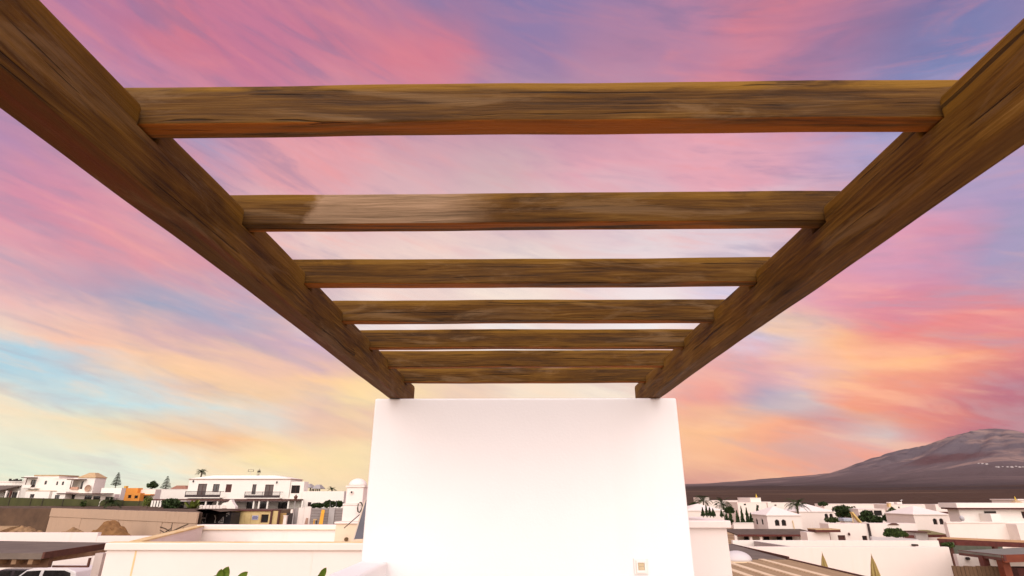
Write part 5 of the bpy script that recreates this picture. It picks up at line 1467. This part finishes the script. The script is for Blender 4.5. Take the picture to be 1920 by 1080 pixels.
# big terrace house on the right
RY = 58
t = thing('terrace_house', 'large white terraced house at the right edge with an L-shaped dark window', 'house', (at(1850, 1000, RY).x, RY, -2.0))
x0, x1, z0, z1 = block(t, RY + 4, (1803, 955, 1995, 1000), [((1888 + 28, 959, 1928, 972), 'rect', M_glass, M_brown)], 1.6, -2, M_house)
MB().box(x0 - .5, x1, RY + 3.4, RY + 5.8, z1 + .001, z1 + .16).build('eaves', M_redwood, t)
MB().box(x0 - .6, x1 + .1, RY + 3.3, RY + 5.9, z1 + .161, z1 + .62).build('roof', M_house, t)
L = MB()
a0, a1, b0_, b1_ = rect(RY + 3.98, 1845.5, 958.5, 1867, 962.5); L.box(a0, a1, RY + 3.93, RY + 3.995, b0_, b1_)
ff = L.build('window', M_dark, t)
MB().prism([(at(1845.5, 962.5, RY + 4).x, at(1846, 962.6, RY + 4).z), (at(1853.5, 962.5, RY + 4).x, at(1853, 962.6, RY + 4).z), (at(1856, 971, RY + 4).x, at(1855, 971, RY + 4).z), (at(1852, 974.5, RY + 4).x, at(1852, 974.5, RY + 4).z), (at(1849.5, 973, RY + 4).x, at(1849, 973, RY + 4).z)], 1, RY + 3.93, RY + 3.995).build('pane', M_black, ff)
q0, q1, c0, c1 = rect(RY + 2.5, 1846, 963.5, 1877, 981); MB().box(at(1858.5, 970, RY + 2.5).x, q1, RY + 2.5, RY + 3.99, c0, c1).build('stair_wall', M_house, t)
x0, x1, z0, z1 = block(t, RY, (1779, 981, 1995, 1014), [], .45, -2, M_house2)
MB().box(x0 - .05, x1, RY - .05, RY + .2, z1 + .001, z1 + .12).build('coping', M_trim, t, bevel=.015)
MB().box(x0 + 4, x1, RY + .46, RY + 4, -2, z1 - .9).build('terrace_slab', M_house, t)
xs_ = at(1888, 990, RY).x
MB().box(xs_, x1, RY - 1.2, RY - .003, -2, at(1900, 983, RY - 1).z).build('bay', M_house2, t)
p = at(1804, 973, RY + 2); MB().lathe((p.x, RY + 2, p.z), [(.12, -.2), (.2, 0), (.2, .15), (.1, .3)], 10).build('roof_lamp', MATS['tank_grey'], t)
# brown edged roof between
t = thing('verandah_roof', 'brown-edged verandah roof left of the L-shaped window house', 'roof', (at(1780, 965, 90).x, 90, -2.9))
q0, q1 = at(1757, 961, 90).x, at(1803, 961, 90).x
MB().box(q0, q1, 90, 91.2, at(1780, 962.5, 90).z, at(1780, 959.5, 90).z).build('eaves', M_redwood, t); MB().box(q0 - .1, q1, 89.9, 91.3, at(1780, 959.5, 90).z + .001, at(1780, 957.5, 90).z).build('roof', M_house2, t)
MB().box(q0 + .3, q1, 90.4, 91.1, -2.9, at(1780, 962.5, 90).z - .001).build('wall', M_house2, t)
# ornamental chimney far right
t = thing('chimney', 'ornate orange chimney cap on the roof at the right edge', 'chimney', at(1907, 948, 66)); p = at(1907, 944, 66)
mb = MB(); mb.box(p.x - .38, p.x + .38, 65.7, 66.4, p.z - .55, p.z - .05); mb.build('stack', mat('orange_brick', (.50, .24, .08), (.38, .17, .06), 6), t)
mb = MB(); mb.pyramid(p.x - .5, p.x + .5, 65.6, 66.5, p.z - .049, p.z + .35, .2, .08); mb.build('cap', M_tan, t); MB().tube([(p.x, 66.05, p.z + .35), (p.x, 66.05, p.z + .75)], [.1, .02], 6).build('finial', MATS['finial_yellow'], t)
t = thing('roof_room', 'white roof room at the far right edge behind the ornate chimney', 'house', (at(1925, 950, 68).x, 68, -2)); q0, q1, c0, c1 = rect(68, 1915, 938, 1990, 960); MB().box(q0, q1, 68.2, 72, -2, c1).build('wall', M_house2, t); MB().box(q0 - .1, q1 + .1, 68.1, 72.1, c1 + .001, c1 + .12).build('coping', M_trim, t)

# tiled verandah and red timber pavilion, right foreground
t = thing('verandah', 'orange-topped verandah with ragged red fascia above the white garden wall', 'verandah', (at(1830, 1020, 44).x, 44, -.8))
VY = 44
a, c = at(1757, 1012.5, VY), at(1990, 1024, VY - 4)
d_, e = at(1768, 1009.5, VY + 1.2), at(1990, 1019, VY - 2.5)
MB().hexa([a, c, e, d_, a + Vector((0, 0, .1)), c + Vector((0, 0, .1)), e + Vector((0, 0, .1)), d_ + Vector((0, 0, .1))]).build('roof', mat('ochre_tile', (.50, .31, .14), (.42, .24, .10), 3, .8), t)
nseg = 14
for k in range(nseg):
    f0, f1 = k / nseg, (k + 1) / nseg - .004
    p, q_ = a.lerp(c, f0), a.lerp(c, f1); dz_ = .05 * ((k * 7) % 3 - 1)
    MB().hexa([p + Vector((0, -.1, -.10 + dz_)), q_ + Vector((0, -.1, -.10 + dz_)), q_ + Vector((0, -.02, -.10 + dz_)), p + Vector((0, -.02, -.10 + dz_)), p + Vector((0, -.1, .1)), q_ + Vector((0, -.1, .1)), q_ + Vector((0, -.02, .1)), p + Vector((0, -.02, .1))]).build('fascia', M_redwood, t)
for f in (.05, .12, .5, .95): p = a.lerp(c, f); MB().box(p.x - .12, p.x + .12, p.y + .1, p.y + .34, -.8, p.z - .05).build('post', M_brown, t)
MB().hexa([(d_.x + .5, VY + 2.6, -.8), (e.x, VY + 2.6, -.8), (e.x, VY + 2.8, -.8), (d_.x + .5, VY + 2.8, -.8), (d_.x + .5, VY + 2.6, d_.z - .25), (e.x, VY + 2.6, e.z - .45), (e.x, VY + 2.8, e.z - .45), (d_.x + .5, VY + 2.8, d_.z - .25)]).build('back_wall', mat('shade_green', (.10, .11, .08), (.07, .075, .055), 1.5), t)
shrub('potted greenery under the ragged red verandah', 1778, 1017, 1026, 26, 43.5, M_leaf, 121, 400, .12)

PY = 25.0
t = thing('timber_pavilion', 'red timber pavilion with grey-green roof at lower right edge', 'pavilion', (at(1870, 1070, PY).x, PY, -.2))
zb = -.2
r0_, r1_, r2_, r3_ = at(1796, 1036, PY + 1.6), at(1881, 1046, PY - 1.5), at(1990, 1043, PY - 1.5), at(1990, 1027, PY + 4)
r4_ = at(1796, 1031.5, PY + 1.8)
MB().hexa([r0_, r1_, r2_ + Vector((0, 0, .0)), r3_, r0_ + Vector((0, 0, .08)), r1_ + Vector((0, 0, .08)), r2_ + Vector((0, 0, .08)), r3_ + Vector((0, 0, .08))]).build('roof', mat('grey_green_roof', (.20, .20, .17), (.15, .15, .125), 1.5, .85), t)
def strip(A, B, h, w, m_, nm):
    dd = (B - A).normalized(); n_ = Vector((dd.y, -dd.x, 0)).normalized() * w
    MB().hexa([A - Vector((0, 0, h)), B - Vector((0, 0, h)), B - Vector((0, 0, h)) - n_, A - Vector((0, 0, h)) - n_, A + Vector((0, 0, .1)), B + Vector((0, 0, .1)), B + Vector((0, 0, .1)) - n_, A + Vector((0, 0, .1)) - n_]).build(nm, m_, t)
M_redor = mat('red_orange_timber', (.17, .04, .016), (.12, .026, .011), 3, .6)
strip(r0_ + Vector((0, -.03, 0)), r1_ + Vector((0, -.03, 0)), .10, .09, M_redwood, 'fascia')
strip(r1_ + Vector((0.01, -.03, 0)), r2_ + Vector((0, -.03, 0)), .16, .12, M_redor, 'fascia')
strip(r4_ + Vector((0, 0, .25)), r3_ + Vector((0, 0, .02)), .06, .08, M_redwood, 'ridge_board')
for (px, pt, w_) in ((1847, 1043, .12), (1884, 1047, .14), (1990, 1044, .14)):
    p = at(px, pt, PY - 1.2 if px > 1850 else PY - .2); MB().box(p.x - w_, p.x + w_, p.y, p.y + w_ * 2, zb, p.z).build('post', M_redor if px > 1850 else M_redwood, t)
X0, X1, Z0, Z1 = rect(PY + 3, 1795, 1035, 1990, 1062); MB().box(X0, X1, PY + 3, PY + 3.2, zb, Z1 - .1).build('back_wall', M_house2, t)
for px in (1813, 1865, 1912): p = at(px, 1047, PY + 2.98); MB().lathe((p.x, PY + 2.93, p.z - .06), [(.06, 0), (.09, .03), (.09, .09), (.06, .12)], 12).build('wall_lamp', M_dark, t)
X0, X1, Z0, Z1 = rect(PY - .4, 1788, 1061, 1880, 1090)
for k in range(12): xx = X0 + (X1 - X0) * k / 12; MB().box(xx + .008, xx + (X1 - X0) / 12 - .008, PY - .4, PY - .36, zb, Z1 - .01 * (k % 3)).build('fence_board', mat('fence_brown', (.13, .075, .04), (.09, .05, .027), 3, .8, stretch=(4, 1, .5)), t)
q0, q1, _, _ = rect(PY, 1897, 1063, 1990, 1075); MB().box(q0, q1, PY - .3, PY + .2, zb, at(1930, 1063, PY).z).build('counter', M_redwood, t)

# ---- garden walls, parasols and the flat roof with battens
t = thing('garden_wall', 'long white garden wall behind the two closed parasols', 'wall', (14, 27, 0)); X0, X1, Z0, Z1 = rect(27, 1379, 1026, 1796, 1090); MB().box(X0, X1 - .2, 27, 27.25, -.6, at(1590, 1025.5, 27).z).build('wall', stucco('pinkish_render', (.745, .645, .58), (.66, .5, .36), .25, .25), t, bevel=.01)
t = thing('garden_wall', 'second white garden wall rising just behind the parasol wall', 'wall', (18, 36, 0)); X0, X1, Z0, Z1 = rect(36, 1376, 1014, 1764, 1050); MB().box(X0, X1, 36, 36.25, -1.5, at(1590, 1013.5, 36).z).build('wall', M_house, t)
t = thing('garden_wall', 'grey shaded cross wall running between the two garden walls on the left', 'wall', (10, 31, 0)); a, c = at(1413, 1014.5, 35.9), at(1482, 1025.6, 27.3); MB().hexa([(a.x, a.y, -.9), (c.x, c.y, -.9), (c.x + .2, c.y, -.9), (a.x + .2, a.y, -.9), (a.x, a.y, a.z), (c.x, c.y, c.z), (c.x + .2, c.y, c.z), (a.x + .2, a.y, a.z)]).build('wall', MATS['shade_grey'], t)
t = thing('wall_lamp', 'small dark box lamp on top of the second garden wall', 'lamp', at(1718, 1022, 35.9)); X0, X1, Z0, Z1 = rect(35.8, 1713, 1020.5, 1721, 1023.8); MB().box(X0, X1, 35.75, 35.99, Z0, Z1).build('case', M_dark, t); MB().box(X0 + .05, X1 - .05, 35.72, 35.749, Z0 + .02, Z1 - .02).build('lens', M_shut, t)

def parasol(label, px, py_top, Y, zbot, r, ztop_extra=0):
    p = at(px, py_top, Y)
    t = thing('parasol', label, 'parasol', (p.x, Y, 0), 'closed parasols by the garden wall')
    MB().tube([(p.x, Y, -.05), (p.x, Y, p.z - .1)], .025, 8).build('pole', mat('parasol_pole', (.30, .2, .12), (.22, .14, .08), 5, .6), t)
    MB().box(p.x - .25, p.x + .25, Y - .25, Y + .25, -.1, .02).build('base', M_trim, t)
    H = p.z - zbot; n = 16; vs = []; fs = []
    prof = [(0, .012), (.06, .05), (.25, .35), (.5, .62), (.62, .66), (.8, .9), (1, 1.0)]
    for f, rr in prof:
        for k in range(n):
            a_ = 6.283 * k / n; q_ = r * rr * (1.0 if k % 2 else .62)
            vs.append((p.x + q_ * math.cos(a_) - .0 * f, Y + q_ * math.sin(a_), p.z - H * f))
    for i in range(len(prof) - 1):
        for k in range(n): fs.append((i * n + k, i * n + (k + 1) % n, (i + 1) * n + (k + 1) % n, (i + 1) * n + k))
    fs.append(tuple(range(n)))
    MB().add(vs, fs).build('canopy', mat('parasol_cloth', (.36, .28, .10), (.26, .18, .06), 3, .9, stretch=(5, 5, .6)), t)
    MB().lathe((p.x, Y, p.z - H * .60), [(r * .70, 0), (r * .74, .02), (r * .70, .05)], 12).build('strap', MATS['parasol_pole'], t)
    return t
parasol('closed ochre parasol nearer the end wall, its foot hidden by the flat roof', 1541, 1034, 24.5, 1.3, .21)
parasol('closed ochre parasol nearest the red pavilion, standing before the white wall', 1633, 1037, 22.5, 1.1, .26)

zr = 2.7
t = thing('flat_roof', 'low tan flat roof with pale battens below the garden wall', 'roof', (6.5, 16, 0))
MB().box(1.9, 8.55, 9, 19.4, zr - .18, zr).build('deck', mat('tan_matting', (.36, .25, .14), (.27, .18, .095), 2, .9, stretch=(6, .5, 1)), t)
MB().box(8.551, 8.62, 8.95, 19.45, zr - .22, zr + .03).build('edge_board', M_brown, t)
for xx in (2.6, 3.4, 4.2, 5.0, 5.75, 6.3, 6.95, 7.65): MB().box(xx - .09, xx + .09, 9.05, 19.35 if xx > 6 else 18.4, zr + .001, zr + .03).build('batten', mat('pale_batten', (.70, .56, .38), (.62, .48, .31), 3, .8), t)
MB().box(1.9, 7.0, 18.45, 18.6, zr + .001, zr + .035).build('batten', MATS['pale_batten'], t)
for xx, yy in ((2.2, 9.4), (8.3, 9.4), (8.3, 19.0), (2.2, 19.0)): MB().box(xx - .1, xx + .1, yy - .1, yy + .1, -.02, zr - .181).build('post', M_house2, t)
t = thing('felt_roof', 'dark grey felt lean-to roof between the tan roof and the garden wall', 'roof', (6, 22, 0))
MB().hexa([(2, 19.6, zr - .1), (8.55, 19.6, zr - .1), (8.6, 24.6, zr - .02), (2, 24.6, zr - .02), (2, 19.6, zr), (8.55, 19.6, zr), (8.6, 24.6, zr + .06), (2, 24.6, zr + .06)]).build('deck', M_greyroof, t)
MB().box(8.601, 8.66, 19.6, 24.65, zr - .16, zr + .07).build('edge_board', M_brown, t)
for xx, yy in ((2.3, 20), (8.3, 20), (8.3, 24.3), (2.3, 24.3)): MB().box(xx - .1, xx + .1, yy - .1, yy + .1, -.02, zr - .11).build('post', M_house2, t)
dm = at(1404, 1060, 18.0)
t = thing('roof_dome', 'low pale grey dome on the tan flat roof beside the coped block', 'dome', (dm.x, 18.9, zr + .03))
MB().lathe((dm.x, 18.9, zr + .032), [(.44 * math.cos(k * math.pi / 16), .27 * math.sin(k * math.pi / 16)) for k in range(8)] + [(.01, .27)], 24).build('shell', stucco('grey_dome', (.56, .52, .51), (.45, .4, .38), .3), t, smooth=True)

# village specks high on the slope
specs = [(1835, 869.5), (1842, 870), (1850, 871), (1868, 876), (1872, 876.5), (1880, 875.5), (1889, 876), (1897, 876.5), (1905, 875), (1912, 876.5), (1918, 876)]
from mathutils.bvhtree import BVHTree
mo = bpy.data.objects['mountain']
dg = None
bvh = BVHTree.FromPolygons([v_.co for v_ in mo.data.vertices], [tuple(p_.vertices) for p_ in mo.data.polygons])
for k, (px, py) in enumerate(specs):
    d = Vector(ray(px, py)).normalized()
    hit = bvh.ray_cast(Vector((0, 0, EYE)), d)[0]
    if hit is None: continue
    s_ = (.0010 + .0007 * ((k * 37) % 5) / 4) * hit.length
    t = thing('slope_house', 'tiny white house in the hamlet high on the volcano slope', 'house', hit, 'hamlet on the volcano slope')
    MB().box(hit.x - s_, hit.x + s_, hit.y - s_ * .6, hit.y + s_ * .6, hit.z - s_, hit.z + s_ * .45).build('wall', MATS['shade_grey'], t)
    MB().pyramid(hit.x - s_ * 1.05, hit.x + s_ * 1.05, hit.y - s_ * .65, hit.y + s_ * .65, hit.z + s_ * .451, hit.z + s_ * .9, .3, .3).build('roof', MATS['shade_grey'], t)

# ================================================================== evening air between here and the volcano
hz = MB().box(-1800, 9600, -300, 9600, -16, 620).build('haze', mat('unused', (1, 1, 1)))
hz.data.materials.clear()
hm = bpy.data.materials.new('evening_air'); hm.use_nodes = True
hn = hm.node_tree; hn.nodes.clear()
pv = hn.nodes.new('ShaderNodeVolumePrincipled'); ho = hn.nodes.new('ShaderNodeOutputMaterial')
pv.inputs['Color'].default_value = (.9, .8, .8, 1); pv.inputs['Density'].default_value = 1.5e-5; pv.inputs['Anisotropy'].default_value = .2
hn.links.new(pv.outputs[0], ho.inputs['Volume'])
hz.data.materials.append(hm)
hz['kind'] = 'stuff'; hz['label'] = 'thin evening haze in front of the volcano'; hz['category'] = 'haze'
